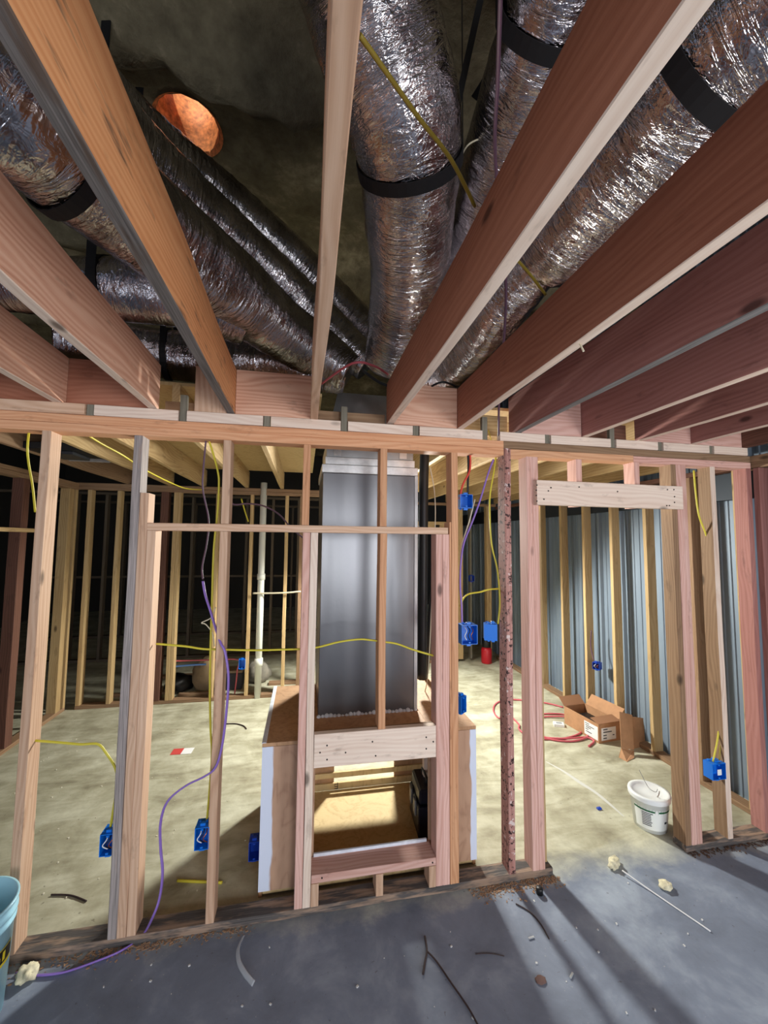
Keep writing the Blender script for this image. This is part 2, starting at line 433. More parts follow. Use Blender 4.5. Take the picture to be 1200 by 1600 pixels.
# enclosing shell far out, its dark colour standing in for unlit space
for nm, a in dict(wall_back=(-6, 7, 9.4, 9.5, 0, 4.5), wall_left=(-6.1, -6, -2.6, 9.5, 0, 4.5)).items():
    struct(boxobj(nm, *a, plain('dark_shell', (58, 54, 48), .9), bev=0))
def siding():
    bm = bmesh.new(); prof = []; y = -3.5; X = 3.17
    while y < 6.5:
        for dy, dx in ((0,0), (.02,.0), (.036,-.028), (.066,-.028), (.082,0), (.13,0), (.136,-.007), (.15,-.007), (.156,0), (.2,0), (.206,-.007), (.22,-.007), (.226,0), (.27,0), (.276,-.007), (.29,-.007), (.296,0)):
            prof.append((X+dx, y+dy))
        y += .305
    a = [bm.verts.new((x, y, -.01)) for x, y in prof]; b = [bm.verts.new((x, y, 4.45)) for x, y in prof]
    a2 = [bm.verts.new((X+.03, y, -.01)) for x, y in prof]; b2 = [bm.verts.new((X+.03, y, 4.45)) for x, y in prof]
    for i in range(len(a)-1):
        bm.faces.new((a[i], b[i], b[i+1], a[i+1])); bm.faces.new((a2[i], a2[i+1], b2[i+1], b2[i]))
        bm.faces.new((b[i], b2[i], b2[i+1], b[i+1]))
    struct(link('wall_right', bm, SIDING))
siding()
GX = 3.10
struct(boxobj('trim_2', GX, GX+.045, -3.5, 5.6, 2.16, 2.36, GIRT))

# ------------------------------------------------------------------ near stud wall
T = 2.335; BT = .038; D = .089
def stud(x0, label, z0=BT, z1=T, mat='tan', w=.038, y0=0, d=D, group='studs of the near partition', name='wall_stud', cat='stud', **k):
    return board(name, label, cat, (x0, x0+w), (y0, y0+d), (z0, z1), mat, group, **k)
board('bottom_plate', 'dusty wooden bottom plate under the near stud wall left of the doorway', 'plate', (-2.6, 1.39), (0, D), (0, BT), 'dusty')
board('bottom_plate', 'short dirty bottom plate right of the doorway by the metal wall', 'plate', (2.27, 2.90), (0, D), (0, BT), 'dusty')
board('top_plate', 'long orange top plate above the plenum opening, knotty', 'plate', (-2.6, 1.125), (0, D), (T, T+.042), 'plate')
board('top_plate', 'upper of the doubled top plates on the left run', 'plate', (-2.6, 1.125), (0, D), (T+.043, T+.085), 'plate')
board('top_plate', 'lower orange top plate over the doorway header', 'plate', (1.17, 2.0), (0, D), (T, T+.042), 'orange')
board('top_plate', 'lower brown top plate at the right end of the near wall', 'plate', (2.002, 2.905), (0, D), (T, T+.042), 'pink')
board('top_plate', 'upper darker top plate running to the right corner', 'plate', (1.127, 2.905), (0, D), (T+.043, T+.085), 'dull')
stud(-1.223, 'tan stud at far left with a bright side face, beside the pale bucket')
stud(-1.63, 'tan stud just outside the left end of the open bays')
stud(-.826, 'full-height grey weathered stud, left member of the triple stud', mat='grey', wob=.003)
stud(-.787, 'brown trimmer between the grey stud and the pale trimmer', z1=2.054, mat='tan', name='trimmer_stud')
stud(-.748, 'pale trimmer carrying the left end of the long crossbar', z1=1.871, mat='tan', name='trimmer_stud')
board('crossbar', 'long flat crossbar at head height spanning in front of the grey plenum', 'crossbar', (-.748, .785), (0, D), (1.872, 1.909), 'tan')
stud(-.414, 'cripple above the crossbar in line with the cable stud', z0=1.91, mat='tan', name='cripple_stud')
stud(-.414, 'tan stud with purple cable and a blue outlet box on its left side', z1=1.871, mat='tan')
stud(-.015, 'orange cripple above the crossbar at the left edge of the plenum', z0=1.91, mat='orange', name='cripple_stud')
stud(-.008, 'pinkish trimmer at the left edge of the return-air opening', z1=1.871, mat='pink', name='trimmer_stud')
stud(.032, 'pale trimmer touching the left end of the return-air header', z1=1.871, mat='pale', name='trimmer_stud')
stud(.397, 'orange cripple above the crossbar in front of the plenum', z0=1.91, mat='orange', name='cripple_stud')
stud(.400, 'rough-edged cripple hanging below the crossbar in front of the plenum', z0=.852, z1=1.871, mat='orange', name='cripple_stud', wob=.004)
stud(.715, 'pink trimmer at the right end of the return-air header', z1=1.871, mat='pink', name='trimmer_stud')
stud(.754, 'second pink trimmer beside the orange king stud', z1=1.871, mat='pink', name='trimmer_stud')
stud(.793, 'thin orange shim board between pink trimmers and orange stud', z1=1.94, mat='orange', w=.011, name='shim_board', cat='board')
stud(.805, 'orange full-height stud carrying three blue boxes on its right side', mat='orange')
stud(1.130, 'reddish paint-spotted stud left of the doorway', z1=T+.042, mat='spotted', wob=.003)
stud(1.268, 'left member of the pink double stud at the doorway', mat='pink')
stud(1.307, 'right member of the pink double stud at the doorway', mat='pink')
stud(1.346, 'pale trimmer behind the doorway double stud, under the header', z1=2.05, mat='yellow', y0=.045, d=.044, name='trimmer_stud')
H = 'nail'
def nl(lst): return [tuple(Wl(a, b, -.0395)) for a, b in lst]
board('door_header', 'pale knotty header board nailed across the top of the doorway', 'board', (1.312, 2.315), (-.038, -.0005), (2.048, 2.192), 'pale', nails=nl([(839,758),(838,766),(838,774),(839,783),(857,767),(861,762),(850,780),(905,761),(965,768),(1043,765),(1053,765),(1054,776),(1054,785),(1042,790),(1046,790)]))
stud(1.598, 'left cripple stud above the doorway header', z0=2.05, mat='pink', name='cripple_stud')
stud(2.005, 'right cripple stud above the doorway header', z0=2.05, mat='pink', name='cripple_stud')
stud(2.274, 'brown inner stud on the right side of the doorway', mat='dull')
stud(2.313, 'middle pink stud on the right side of the doorway', mat='pink')
stud(2.352, 'outer pink stud on the right side of the doorway', mat='pink')
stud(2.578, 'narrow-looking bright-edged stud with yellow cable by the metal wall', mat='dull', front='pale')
stud(2.866, 'dark reddish last stud of the near wall before the corner', mat='joistpink')
board('corner_stud', 'stud of the side wall at the right edge of the picture', 'stud', (2.91, 2.999), (-.045, -.007), (0, T), 'joistpink', 'side wall frame')
board('corner_stud', 'second stud of the side wall toward the viewer', 'stud', (2.91, 2.999), (-.44, -.402), (0, T), 'joistpink', 'side wall frame')
board('top_plate', 'lower plate of the side wall running toward the viewer', 'plate', (2.91, 2.999), (-2.5, .08), (T+.001, T+.042), 'dull', 'side wall frame')
board('top_plate', 'upper plate of the side wall running toward the viewer', 'plate', (2.91, 2.999), (-2.5, .08), (T+.043, T+.085), 'dull', 'side wall frame')
# slats sitting on the top plate, parted by grey ties
ties = [139, 285, 417, 538, 650, 758, 855, 957, 1030, 1109]
tx = [Wl(p, 665)[0] for p in ties]; tallset = {1, 3, 5, 7}
edges = [-1.62] + tx + [2.88]
tw = .017
for i, x in enumerate(tx):
    hz = 2.555 if i in tallset else T+.14
    nth = ['first','second','third','fourth','fifth','sixth','seventh','eighth','ninth','tenth'][i]
    board('tie_slat', 'grey green %s tie between slats on the top plate, %s from left' % ('tall' if i in tallset else 'short', nth), 'tie', (x-tw, x+tw), (.004, .03), (T+.0855, hz), 'greytie', 'ties on the top plate')
for i in range(len(edges)-1):
    a, b = edges[i]+(tw+.003 if i else 0), edges[i+1]-(tw+.003 if i < len(edges)-2 else 0)
    nth = ['first','second','third','fourth','fifth','sixth','seventh','eighth','ninth','tenth','eleventh'][i]
    if i == 5 and False: pass
    if i == 6: a += .07
    m = 'pale' if i not in (0,) else 'tan'
    board('furring_strip', 'pale strip on the top plate, %s from left' % nth, 'strip', (a, b), (-.006, .032), (T+.0855, T+.138), m, 'strips on the top plate')

# ------------------------------------------------------------------ joists of the near room
JZ0, JZ1 = 2.475, 2.71
ORD = ['first','second','third','fourth','fifth','sixth','seventh','eighth','ninth','tenth']
jst = [(-2.02, 'joist', 'joist off to the left past the corner of the open bays', .02),
       (-1.60, 'joist', 'reddish joist at the left edge, low in the corner', .035),
       (-1.188, 'joistlight', 'light brown joist at the left edge, its end over the far left stud', .035),
       (-.772, 'joistlight', 'light joist with strong grain and a splintered lower edge, second left of centre', .035),
       (-.402, 'joistorange', 'orange joist with a dark weathered underside, left of centre', .035),
       (.018, 'tan', 'joist seen edge-on just left of the central duct', .035),
       (.433, 'joist', 'broad red-brown joist passing right of the central duct', .035),
       (.841, 'joist', 'red-brown joist below the large right duct', .05),
       (1.205, 'joistpink', 'third red joist right of the central duct, under a dark gap', .035),
       (1.642, 'joistpink', 'fourth red joist right of the central duct', .035),
       (2.045, 'joistpink', 'fifth red joist right of the central duct', .035),
       (2.440, 'joistpink', 'sixth red joist, short in view near the right corner', .035),
       (2.845, 'dark', 'dark joist against the metal wall at the far right', .035)]
for x, m, lb, ye in jst:
    z1 = JZ1
    board('ceiling_joist', lb, 'joist', (x, x+.038), (-4.4, ye if x != 1.205 else .08), (JZ0, z1), m, 'joists of the near room', wob=.004, bottom={-.402: 'darkedge', -.772: 'pale', .433: 'pale', .841: 'pale', 1.205: 'greyedge', 1.642: 'pale', -1.188: 'pale', 2.045: 'pale', 2.440: 'pale'}.get(x))
# blocks between the joists on top of the wall
def blk(x0, x1, label, mat, z0=JZ0, z1=JZ1, y0=.002, th=.036):
    board('joist_block', label, 'blocking', (x0+.001, x1-.001), (y0, y0+th), (z0, z1), mat, 'blocking between joists')
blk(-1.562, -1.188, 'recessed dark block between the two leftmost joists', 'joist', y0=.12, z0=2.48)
blk(-1.150, -.772, 'reddish block between light joists at left', 'joist', y0=.04)
blk(-.734, -.565, 'low brown block behind the splintered joist end', 'dull', z1=2.555, y0=.12)
blk(-.562, -.402, 'short block with a plywood look left of the orange joist', 'tan')
blk(-.364, .018, 'smooth red-brown block between orange joist and edge-on joist', 'joistlight')
blk(.056, .433, 'low dark block in front of the plenum top', 'dull', z1=2.545, y0=.06)
blk(.471, .841, 'pink block between the two broad red joists', 'joistlight')
blk(.879, 1.205, 'low yellowish block behind the purple cable', 'yellow', z1=2.60, y0=.10)
blk(1.243, 1.642, 'pale pink block right of the doorway double stud', 'pink')
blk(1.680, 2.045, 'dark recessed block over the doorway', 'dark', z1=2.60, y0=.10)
blk(2.083, 2.440, 'pink block over the right doorway studs', 'pink')
blk(2.478, 2.845, 'pale pink block nearest the right corner', 'pink')

# ------------------------------------------------------------------ rear room shell framing
RZ0, RZ1 = 2.45, 2.655
rj = [(-1.995, 'left'), (-1.553, ''), (-1.193, ''), (-.708, ''), (-.30, ''), (.95, ''), (1.36, ''), (1.76, ''), (2.17, ''), (2.58, ''), (2.99, '')]
rlab = ['farthest left joist of the rear ceiling, no deck beside it', 'rear joist carrying a stapled yellow cable at its side', 'rear joist seen right of the grey stud', 'rear joist behind the cable stud', 'rear joist left of the plenum',
        'rear joist just right of the plenum', 'rear joist behind the doorway double stud', 'rear joist above the left doorway cripple', 'rear joist above the right doorway cripple', 'rear joist near the metal wall', 'rear joist lying against the metal wall']
for (x, _), lb in zip(rj, rlab):
    board('ceiling_joist', lb, 'joist', (x, x+.038), (.125, 2.95 if x < .5 else 3.9), (RZ0, RZ1), 'yellow' if x > -1.9 else 'dull', 'joists of the rear room', wob=.003)
struct(boxobj('trim_3', -1.55, .08, .16, 2.85, RZ1+.001, RZ1+.02, P_deck))
struct(boxobj('trim_4', .80, 3.1, .16, 3.9, RZ1+.001, RZ1+.02, P_deck))
YB = 2.87
def rstud(x0, x1, label, mat, z1=2.37, y=YB, group='studs of the rear wall'):
    board('wall_stud', label, 'stud', (x0, x1), (y, y+D), (BT, z1), mat, group)
rstud(-2.075, -2.037, 'rear wall stud, yellow, second bay from the rear left corner', 'yellow')
rstud(-1.62, -1.54, 'wide dark rear stud seen right of the triple stud', 'dark')
rstud(-1.485, -1.447, 'left board of the yellow pair in the rear wall', 'yellow')
rstud(-1.446, -1.408, 'right board of the yellow pair in the rear wall', 'yellow')
rstud(-1.025, -.987, 'rear wall stud half hidden by the cable stud', 'yellow')
rstud(-.640, -.602, 'rear wall stud just left of the white pipe', 'yellow')
rstud(-.234, -.196, 'rear wall stud between white pipe and plenum', 'yellow')
rstud(-.06, -.022, 'rear wall stud showing as a sliver left of the trimmer', 'dull')
rstud(.36, .398, 'rear wall stud hidden behind the plenum', 'yellow')
rstud(-2.37, -2.33, 'right board of the rear left corner post', 'yellow')
board('bottom_plate', 'bottom plate of the rear wall at left', 'plate', (-2.37, .8), (YB, YB+D), (0, BT), 'dull')
board('top_plate', 'top plate of the rear wall at left', 'plate', (-2.55, .8), (YB, YB+D), (2.371, 2.409), 'dull')
board('top_plate', 'upper top plate of the rear wall at left', 'plate', (-2.55, .8), (YB, YB+D), (2.410, 2.448), 'dull')
# left wall of the rear room
def lstud(y0, y1, label, mat):
    board('wall_stud', label, 'stud', (-2.55, -2.461), (y0, y1), (BT, 2.36), mat, 'studs of the rear room left wall')
lstud(1.10, 1.14, 'left wall stud outside the view beside the far left stud', 'dark')
lstud(1.98, 2.07, 'wide reddish-brown left wall stud at the left edge', 'dark')
lstud(2.45, 2.49, 'left wall stud just right of the far left tan stud', 'yellow')
lstud(2.70, 2.78, 'paired left wall stud near the rear corner', 'yellow')
lstud(2.83, 2.868, 'left wall stud at the rear corner', 'yellow')
lstud(.6, .64, 'left wall stud nearest the near wall', 'dark')
board('bottom_plate', 'bottom plate of the rear room left wall', 'plate', (-2.55, -2.461), (.1, 2.868), (0, BT), 'dull')
board('top_plate', 'top plate of the rear room left wall', 'plate', (-2.55, -2.461), (.1, 2.868), (2.361, 2.40), 'dull')
board('top_plate', 'upper top plate of the rear room left wall', 'plate', (-2.55, -2.461), (.1, 2.868), (2.401, 2.44), 'dull')
board('crossbar', 'thin crossbar at head height between left wall studs', 'crossbar', (-2.46, -2.425), (.65, 2.30), (1.88, 1.915), 'yellow')
# right metal wall studs
rs = [(2.19, 2.228, 'yellow'), (1.79, 1.828, 'yellow'), (1.38, 1.418, 'yellow'), (.965, 1.003, 'yellow'), (.53, .568, 'dull'), (.17, .208, 'yellow'), (2.64, 2.678, 'yellow'), (3.05, 3.088, 'yellow')]
rsl = ['yellow stud on the metal wall just left of the one with the dangling box', 'yellow stud on the metal wall with the dangling deep blue box',
       'knotty yellow stud on the metal wall behind the cardboard carton', 'yellow stud on the metal wall with the carton flap shadow', 'brown stud on the metal wall hidden mostly by the doorway studs', 'stud on the metal wall seen beyond the yellow-cabled stud',
       'stud on the metal wall behind the pink doorway pair', 'stud on the metal wall in the rear corner']
for (a, b, m), lb in zip(rs, rsl):
    board('wall_stud', lb, 'stud', (3.01, 3.099), (a, b), (BT, 2.36), m, 'studs along the metal wall')
board('bottom_plate', 'bottom plate along the metal wall', 'plate', (3.01, 3.099), (.1, 3.9), (0, BT), 'dull')
board('top_plate', 'top plate along the metal wall', 'plate', (3.01, 3.099), (.1, 3.9), (2.361, 2.40), 'dark')
# recessed rear corner at right
YC = 3.85
for a, b, lb, m in ((2.36, 2.44, 'pale stud pair in the recessed rear corner, behind the open blue box', 'yellow'), (2.84, 2.878, 'pale rear stud left board behind the spotted stud', 'yellow'), (2.879, 2.917, 'pale rear stud right board behind the spotted stud', 'yellow'), (2.56, 2.585, 'thin grey rear stud in the dark recess', 'greytie')):
    board('wall_stud', lb, 'stud', (a, b), (YC, YC+D), (BT, 2.40), m, 'studs of the recessed corner')
board('bottom_plate', 'bottom plate of the recessed rear corner', 'plate', (1.0, 2.36), (YC, YC+D), (0, BT), 'dull')
board('top_plate', 'top plate of the recessed rear corner', 'plate', (1.0, 3.0), (YC, YC+D), (2.401, 2.44), 'dull')
board('header', 'pale header high between the recessed rear studs', 'board', (1.2, 2.359), (YC, YC+.04), (2.0, 2.14), 'yellow')
# studs far beyond the rear wall
k = 0
for yy_, xs in ((4.7, [-3.4+.41*i for i in range(10)]), (6.3, [-4.6+.62*i for i in range(9)])):
    for x in xs:
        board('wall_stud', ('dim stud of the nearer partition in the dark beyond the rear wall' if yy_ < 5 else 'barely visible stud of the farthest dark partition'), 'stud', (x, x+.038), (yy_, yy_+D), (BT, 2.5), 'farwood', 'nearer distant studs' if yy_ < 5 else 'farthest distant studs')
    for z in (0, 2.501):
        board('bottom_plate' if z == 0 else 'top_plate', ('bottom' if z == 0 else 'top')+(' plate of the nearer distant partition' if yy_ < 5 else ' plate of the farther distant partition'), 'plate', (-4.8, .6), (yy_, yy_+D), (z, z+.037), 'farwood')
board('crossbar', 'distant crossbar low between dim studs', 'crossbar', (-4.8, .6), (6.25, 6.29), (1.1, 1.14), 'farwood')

# ------------------------------------------------------------------ plywood platform
py0 = .13; zt = .77; XL, XR = -.19, 1.0; YR = .97
pf = thing('duct_platform', 'plywood platform box under the grey plenum with white primed edges', 'platform', ((XL+XR)/2, py0, 0))
def part(name, x0, x1, y0, y1, z0, z1, mat, parent=pf, bev=.001):
    o = boxobj(name, x0, x1, y0, y1, z0, z1, mat, None, bev); o.parent = parent; o.location = Vector(o.location) - Vector(parent.location); return o
def front():
    bm = bmesh.new(); cx = (XL+XR)/2; th = .018
    for a in ((XL, .085, .04, zt-.02), (.715, XR, .04, zt-.02), (.085, .715, .04, .17), (.085, .715, .70, zt-.02)):
        bx(bm, a[0]-cx, a[1]-cx, 0, th, a[2], a[3])
    return link('front_panel', bm, P_front, pf)
front()
part('top_panel', XL, .11, py0, YR, zt-.019, zt, P_side); part('top_panel', .11, .73, py0, .39, zt-.019, zt, P_side); part('top_panel', .73, XR, py0, YR, zt-.019, zt, P_side)
part('side_panel', XL, XL+.018, py0+.0185, YR, .0, zt-.02, P_side); part('side_panel', XR-.018, XR, py0+.0185, YR, .0, zt-.02, P_side)
part('primed_edge', XL-.003, XL+.020, py0+.001, YR+.003, zt-.004, zt+.003, white_primer)
YI = .56
part('floor_panel', XL+.02, XR-.02, py0+.019, YR-.04, .012, .03, P_floor)
YI = YR-.04
za, zb, zc = Wl(550,1221,YI)[2], Wl(550,1213,YI)[2], Wl(550,1205,YI)[2]
xo0, xo1 = Wl(548,1210,YI)[0], Wl(617,1205,YI)[0]
part('rear_board', XL+.02, XR-.02, YI, YI+.018, .0305, za, P_floor); part('rear_board', XL+.02, XR-.02, YI, YI+.018, zb, zc, P_floor)
part('rear_board', XL+.02, xo0-.12, YI+.019, YI+.037, .031, zt-.021, P_side)
part('rear_board', xo1, XR-.02, YI+.019, YI+.037, .031, zt-.021, P_side)
part('rear_board', xo0-.119, xo1-.001, YI+.019, YI+.037, .50, zt-.021, P_side)  # unseen upper board, set to cut off the lamp-lit patch inside
def stencil(bm):
    for (x0_, z0_, x1_, z1_) in ((.0,.0,.004,.048), (-.022,.004,.0,.009), (-.022,.018,.0,.023), (-.010,.0,-.006,.008), (-.022,.034,.0,.038), (-.022,.028,-.018,.038)):
        bx(bm, x0_, x1_, -.001, 0, z0_, z1_)
so_ = link('stencil_mark', (lambda b: (stencil(b), b)[1])(bmesh.new()), plain('black_stencil_ink', (34,28,26), .8), pf)
q_ = Wl(527,1243,YI-.0005); so_.location = Vector((q_.x, YI-.0005, max(.033, q_.z))) - Vector(pf.location)
part('inner_post', .80, .825, .50, .54, .031, zt-.021, W['pale'])
part('lip', .085, .70, py0-.012, py0-.0005, .18, .196, white_primer)
# frame of the return-air opening inside the wall
board('opening_sill', 'dusty flat sill board below the return-air opening', 'board', (.073, .714), (0, .125), (.143, .181), 'pink', nails=nl([(503,1372),(676,1348)]))
board('opening_header', 'pale knotty header board above the return-air opening', 'board', (.073, .714), (0, .038), (.688, .851), 'pale', nails=nl([(500,1176),(511,1165),(511,1187),(540,1176),(582,1159),(587,1181),(666,1152),(677,1159),(666,1170)]))
board('opening_header', 'rear board of the header above the return-air opening', 'board', (.073, .714), (.040, .078), (.70, .84), 'dull')
for a, lb in ((.073, 'left short cripple under the return-air sill'), (.395, 'middle short cripple under the return-air sill'), (.676, 'right short cripple under the return-air sill')):
    stud(a, lb, z1=.142, mat='tan', name='cripple_stud')

# toolbox-like black case inside
tb = thing('equipment_case', 'black plastic case sitting inside the platform at right', 'case', (.80, .50, .031), rad(-4))
def loc(name, bmf, mat, parent, smooth=False):
    bm = bmesh.new(); bmf(bm); return link(name, bm, mat, parent, smooth)
NAVY = plain('navy_black_case', (22, 26, 40), .4)
loc('body', lambda b: bx(b, -.07, .12, -.16, .13, 0, .18, .008), NAVY, tb); loc('lid', lambda b: bx(b, -.06, .11, -.14, .11, .182, .27, .012), NAVY, tb)
loc('handle', lambda b: tube(b, smoothpts([(0,-.07,.27),(0,-.065,.305),(0,.045,.305),(0,.05,.27)]), .008), BLACK, tb)
for y_ in (-.10, .02): loc('latch', lambda b: bx(b, -.082, -.071, y_, y_+.05, .10, .19, .002), plain('grey_latch', (120,120,120), .4), tb)
loc('label_panel', lambda b: bx(b, 0, .08, -.163, -.1605, .05, .10), plain('tan_panel', (150, 140, 120), .6), tb)

# ------------------------------------------------------------------ plenum
pza, pzb, pzc = Wl(570,741,.4)[2], Wl(570,728,.4)[2], Wl(570,716,.4)[2]
pl = thing('air_plenum', 'tall grey sheet-metal plenum rising behind the near studs', 'plenum', (.415, .7, .77))
def pbox(x0, x1, y0, y1, z0, z1, b=.003):
    def f(bm): bx(bm, x0-.415, x1-.415, y0-.7, y1-.7, z0-.77, z1-.77, b)
    return f
loc('body', pbox(.105, .715, .40, 1.0, .77, pza), METAL, pl)
loc('corner_edge', pbox(.700, .722, .393, .42, .77, pza, .001), METALL, pl)
loc('tape_band', pbox(.098, .722, .393, 1.007, pza+.001, pzb), TAPE, pl)
loc('tape_band', pbox(.118, .702, .40, .995, pzb+.001, pzc), TAPE, pl)
loc('collar', pbox(.125, .695, .415, .985, pzc+.001, 2.47), METALL, pl)
def pitched(bm):
    b = [(.14,.42),(.69,.42),(.69,.98),(.14,.98)]; t = [(.20,.56),(.62,.56),(.62,.93),(.20,.93)]
    lo = [bm.verts.new((x-.415, y-.7, 2.471-.77)) for x, y in b]; mid = [bm.verts.new((x-.415, y-.7, 2.55-.77)) for x, y in b]; hi = [bm.verts.new((x-.415, y-.7, 2.84-.77)) for x, y in t]
    for A, B in ((lo, mid), (mid, hi)):
        for q in range(4): bm.faces.new((A[q], A[(q+1)%4], B[(q+1)%4], B[q]))
    bm.faces.new(hi); bm.faces.new(lo[::-1])
loc('top_box', pitched, METALL, pl)
for a_ in (.17, .60): loc('tape_patch', lambda b: bx(b, a_-.415, a_+.05-.415, -.29, -.285, 1.60, 1.68, .001), TAPE, pl)
def sealant(bm):
    for i in range(26):
        x = .11+.6*i/25; bmesh.ops.create_icosphere(bm, subdivisions=1, radius=random.uniform(.010,.018), matrix=Matrix.Translation((x-.415, -.305, random.uniform(-.002,.006))))
loc('base_sealant', sealant, plain('white_sealant', (208, 210, 216), .8), pl, True)
def junk_on(name, label, cat, mat, pts, r):
    return cable(name, pts, mat, label, cat, r=r)

# ------------------------------------------------------------------ flexible ducts
def duct(label, pts, mat, bulge=.035, seg=40, crinkle=.02, straps=(), ribs=None):
    """pts: (px, py, z, radius)"""
    P = [at(a, b, 2, z) for a, b, z, r in pts]; R_ = [p[3] for p in pts]
    SP = smoothpts(P, 14); m = len(SP); rr = []
    for i in range(m):
        t = i/(m-1)*(len(P)-1); j = min(int(t), len(P)-2); f = t-j; rr.append(R_[j]*(1-f)+R_[j+1]*f)
    c = SP[0].copy(); ph = random.uniform(0, 50)
    L_ = sum((b-a).length for a, b in zip(SP, SP[1:]))
    # resample finely
    out, ro, acc = [SP[0]-c], [rr[0]], 0; step = .018
    for i in range(m-1):
        d = (SP[i+1]-SP[i]).length; q = max(1, int(d/step))
        for s_ in range(1, q+1):
            t = s_/q; out.append(SP[i].lerp(SP[i+1], t)-c); ro.append(rr[i]*(1-t)+rr[i+1]*t)
    tot = sum((b-a).length for a, b in zip(out, out[1:]))
    sp = [s*tot for s in straps]
    def rf(s, a):
        v = 1 + bulge*noise.noise(Vector((math.cos(a)*1.2, math.sin(a)*1.2, s*2.2+ph)))*2
        v += crinkle*noise.noise(Vector((math.cos(a)*5, math.sin(a)*5, s*26+ph)))
        v += crinkle*.6*noise.noise(Vector((math.cos(a)*11, math.sin(a)*11, s*12+ph)))
        for q in sp: v -= .10*math.exp(-((s-q)/.045)**2)
        return v
    bm = bmesh.new(); tube(bm, out, ro, seg, 1, True, rf, True)
    o = link('flexible_duct', bm, mat); o.location = c; tag(o, label, 'duct', 'insulated flexible ducts')
    return o, [p+c for p in out], ro
def strap_on(o, path, rads, t, label, width=.045, tails=True):
    def pj(p):
        d = p-CAM; return (600+FPX*d.dot(RT)/d.dot(FW)-t[0])**2+(800-FPX*d.dot(UP)/d.dot(FW)-t[1])**2
    i = max(3, min(len(path)-4, min(range(len(path)), key=lambda k: pj(path[k]) if (path[k]-CAM).dot(FW) > .1 else 1e9))); p = path[i]; Tn = (path[i+2]-path[i-2]).normalized(); r = rads[i]*1.035
    N = Vector((0,0,1)); N = (N-Tn*N.dot(Tn)).normalized(); B = Tn.cross(N); bm = bmesh.new(); seg = 36; ra = []; rb = []
    base = Vector(p)
    for s_ in (-1, 1):
        for rr_, L_ in ((r, ra), (r+.004, rb)):
            L_.append([bm.verts.new(N*(rr_*math.cos(2*math.pi*k/seg)) + B*(rr_*math.sin(2*math.pi*k/seg)) + Tn*(s_*width/2)) for k in range(seg)])
    for k in range(seg):
        k2 = (k+1) % seg
        bm.faces.new((rb[0][k], rb[0][k2], rb[1][k2], rb[1][k])); bm.faces.new((ra[0][k], ra[1][k], ra[1][k2], ra[0][k2]))
        bm.faces.new((ra[0][k], ra[0][k2], rb[0][k2], rb[0][k])); bm.faces.new((ra[1][k], rb[1][k], rb[1][k2], ra[1][k2]))
    for sd in ((-1, 1) if tails else ()):   # tails up to the roof
        q = B*(sd*r); top = Vector((q.x*1.0, q.y*1.0, 4.12-base.z)); e = Tn*(width/2)
        vs = [bm.verts.new(q-e), bm.verts.new(q+e), bm.verts.new(top+e), bm.verts.new(top-e)]
        o2 = B*(sd*.003); vs2 = [bm.verts.new(v.co+o2) for v in vs]
        bm.faces.new(vs); bm.faces.new(vs2[::-1])
        for k in range(4): bm.faces.new((vs[k], vs2[k], vs2[(k+1)%4], vs[(k+1)%4]))
    s = link('hanging_strap', bm, STRAP); s.location = base; tag(s, label, 'strap', 'black duct straps')
dA = duct('large central silver duct descending to the plenum, strapped in the middle', [(500,-260,3.62,.2),(560,-60,3.55,.205),(590,60,3.45,.205),(628,180,3.33,.20),(640,255,3.27,.19),(640,330,3.22,.19),(640,420,3.15,.19),(625,500,3.05,.175),(605,570,2.90,.14)], FOIL2)
dB = duct('broad wrinkled silver duct high at the right, above the red joists', [(1500,-250,3.3,.2),(1300,-70,3.25,.2),(1195,20,3.22,.2),(1105,105,3.2,.185),(1040,190,3.18,.2),(950,290,3.15,.19),(880,370,3.12,.18),(845,415,3.08,.13)], FOIL2)
dC = duct('narrow silver duct half hidden behind the broad red-brown joist', [(900,-100,3.5,.15),(862,20,3.45,.15),(825,120,3.42,.15),(795,210,3.4,.15),(765,300,3.35,.15),(740,380,3.28,.15),(705,470,3.15,.15),(650,550,2.98,.12)], FOIL)
dD = duct('crumpled silver duct section between two red joists, running to the plenum', [(850,405,3.1,.10),(815,440,3.08,.13),(775,490,3.02,.135),(735,545,2.96,.13),(690,585,2.90,.12),(640,600,2.84,.10)], FOIL2, bulge=.08, crinkle=.05)
dE = duct('long silver duct crossing from upper left corner down to the plenum', [(-260,-60,3.10,.2),(-100,70,3.08,.2),(20,165,3.05,.19),(100,245,3.04,.175),(200,325,3.04,.185),(310,415,3.04,.185),(420,500,3.0,.17),(500,555,2.92,.15),(545,585,2.82,.11)], FOIL3, bulge=.06, crinkle=.03)
dF = duct('middle silver duct of the left bundle with a bright highlight', [(60,70,3.42,.16),(150,185,3.42,.16),(240,275,3.42,.155),(345,370,3.38,.155),(440,450,3.28,.15),(520,525,3.12,.14),(575,570,2.95,.11)], FOIL3, bulge=.07, crinkle=.04)
dG = duct('uppermost dull silver duct of the left bundle, below the skylight', [(60,50,3.76,.15),(130,130,3.74,.15),(214,214,3.72,.15),(297,281,3.70,.15),(372,343,3.66,.15),(446,404,3.58,.15),(541,494,3.4,.15),(600,550,3.16,.13)], FOIL3, bulge=.07, crinkle=.04)
dH = duct('horizontal silver duct in the dark at far left', [(-150,425,2.96,.12),(20,440,2.96,.125),(120,450,2.96,.125),(210,455,2.96,.13),(300,470,2.96,.13),(380,500,2.95,.12)], FOIL)
dI = duct('lower horizontal silver duct behind the joist ends at left', [(90,520,2.92,.13),(190,540,2.92,.14),(270,555,2.92,.14),(380,565,2.90,.14),(470,575,2.86,.12),(540,590,2.82,.10)], FOIL, bulge=.07)
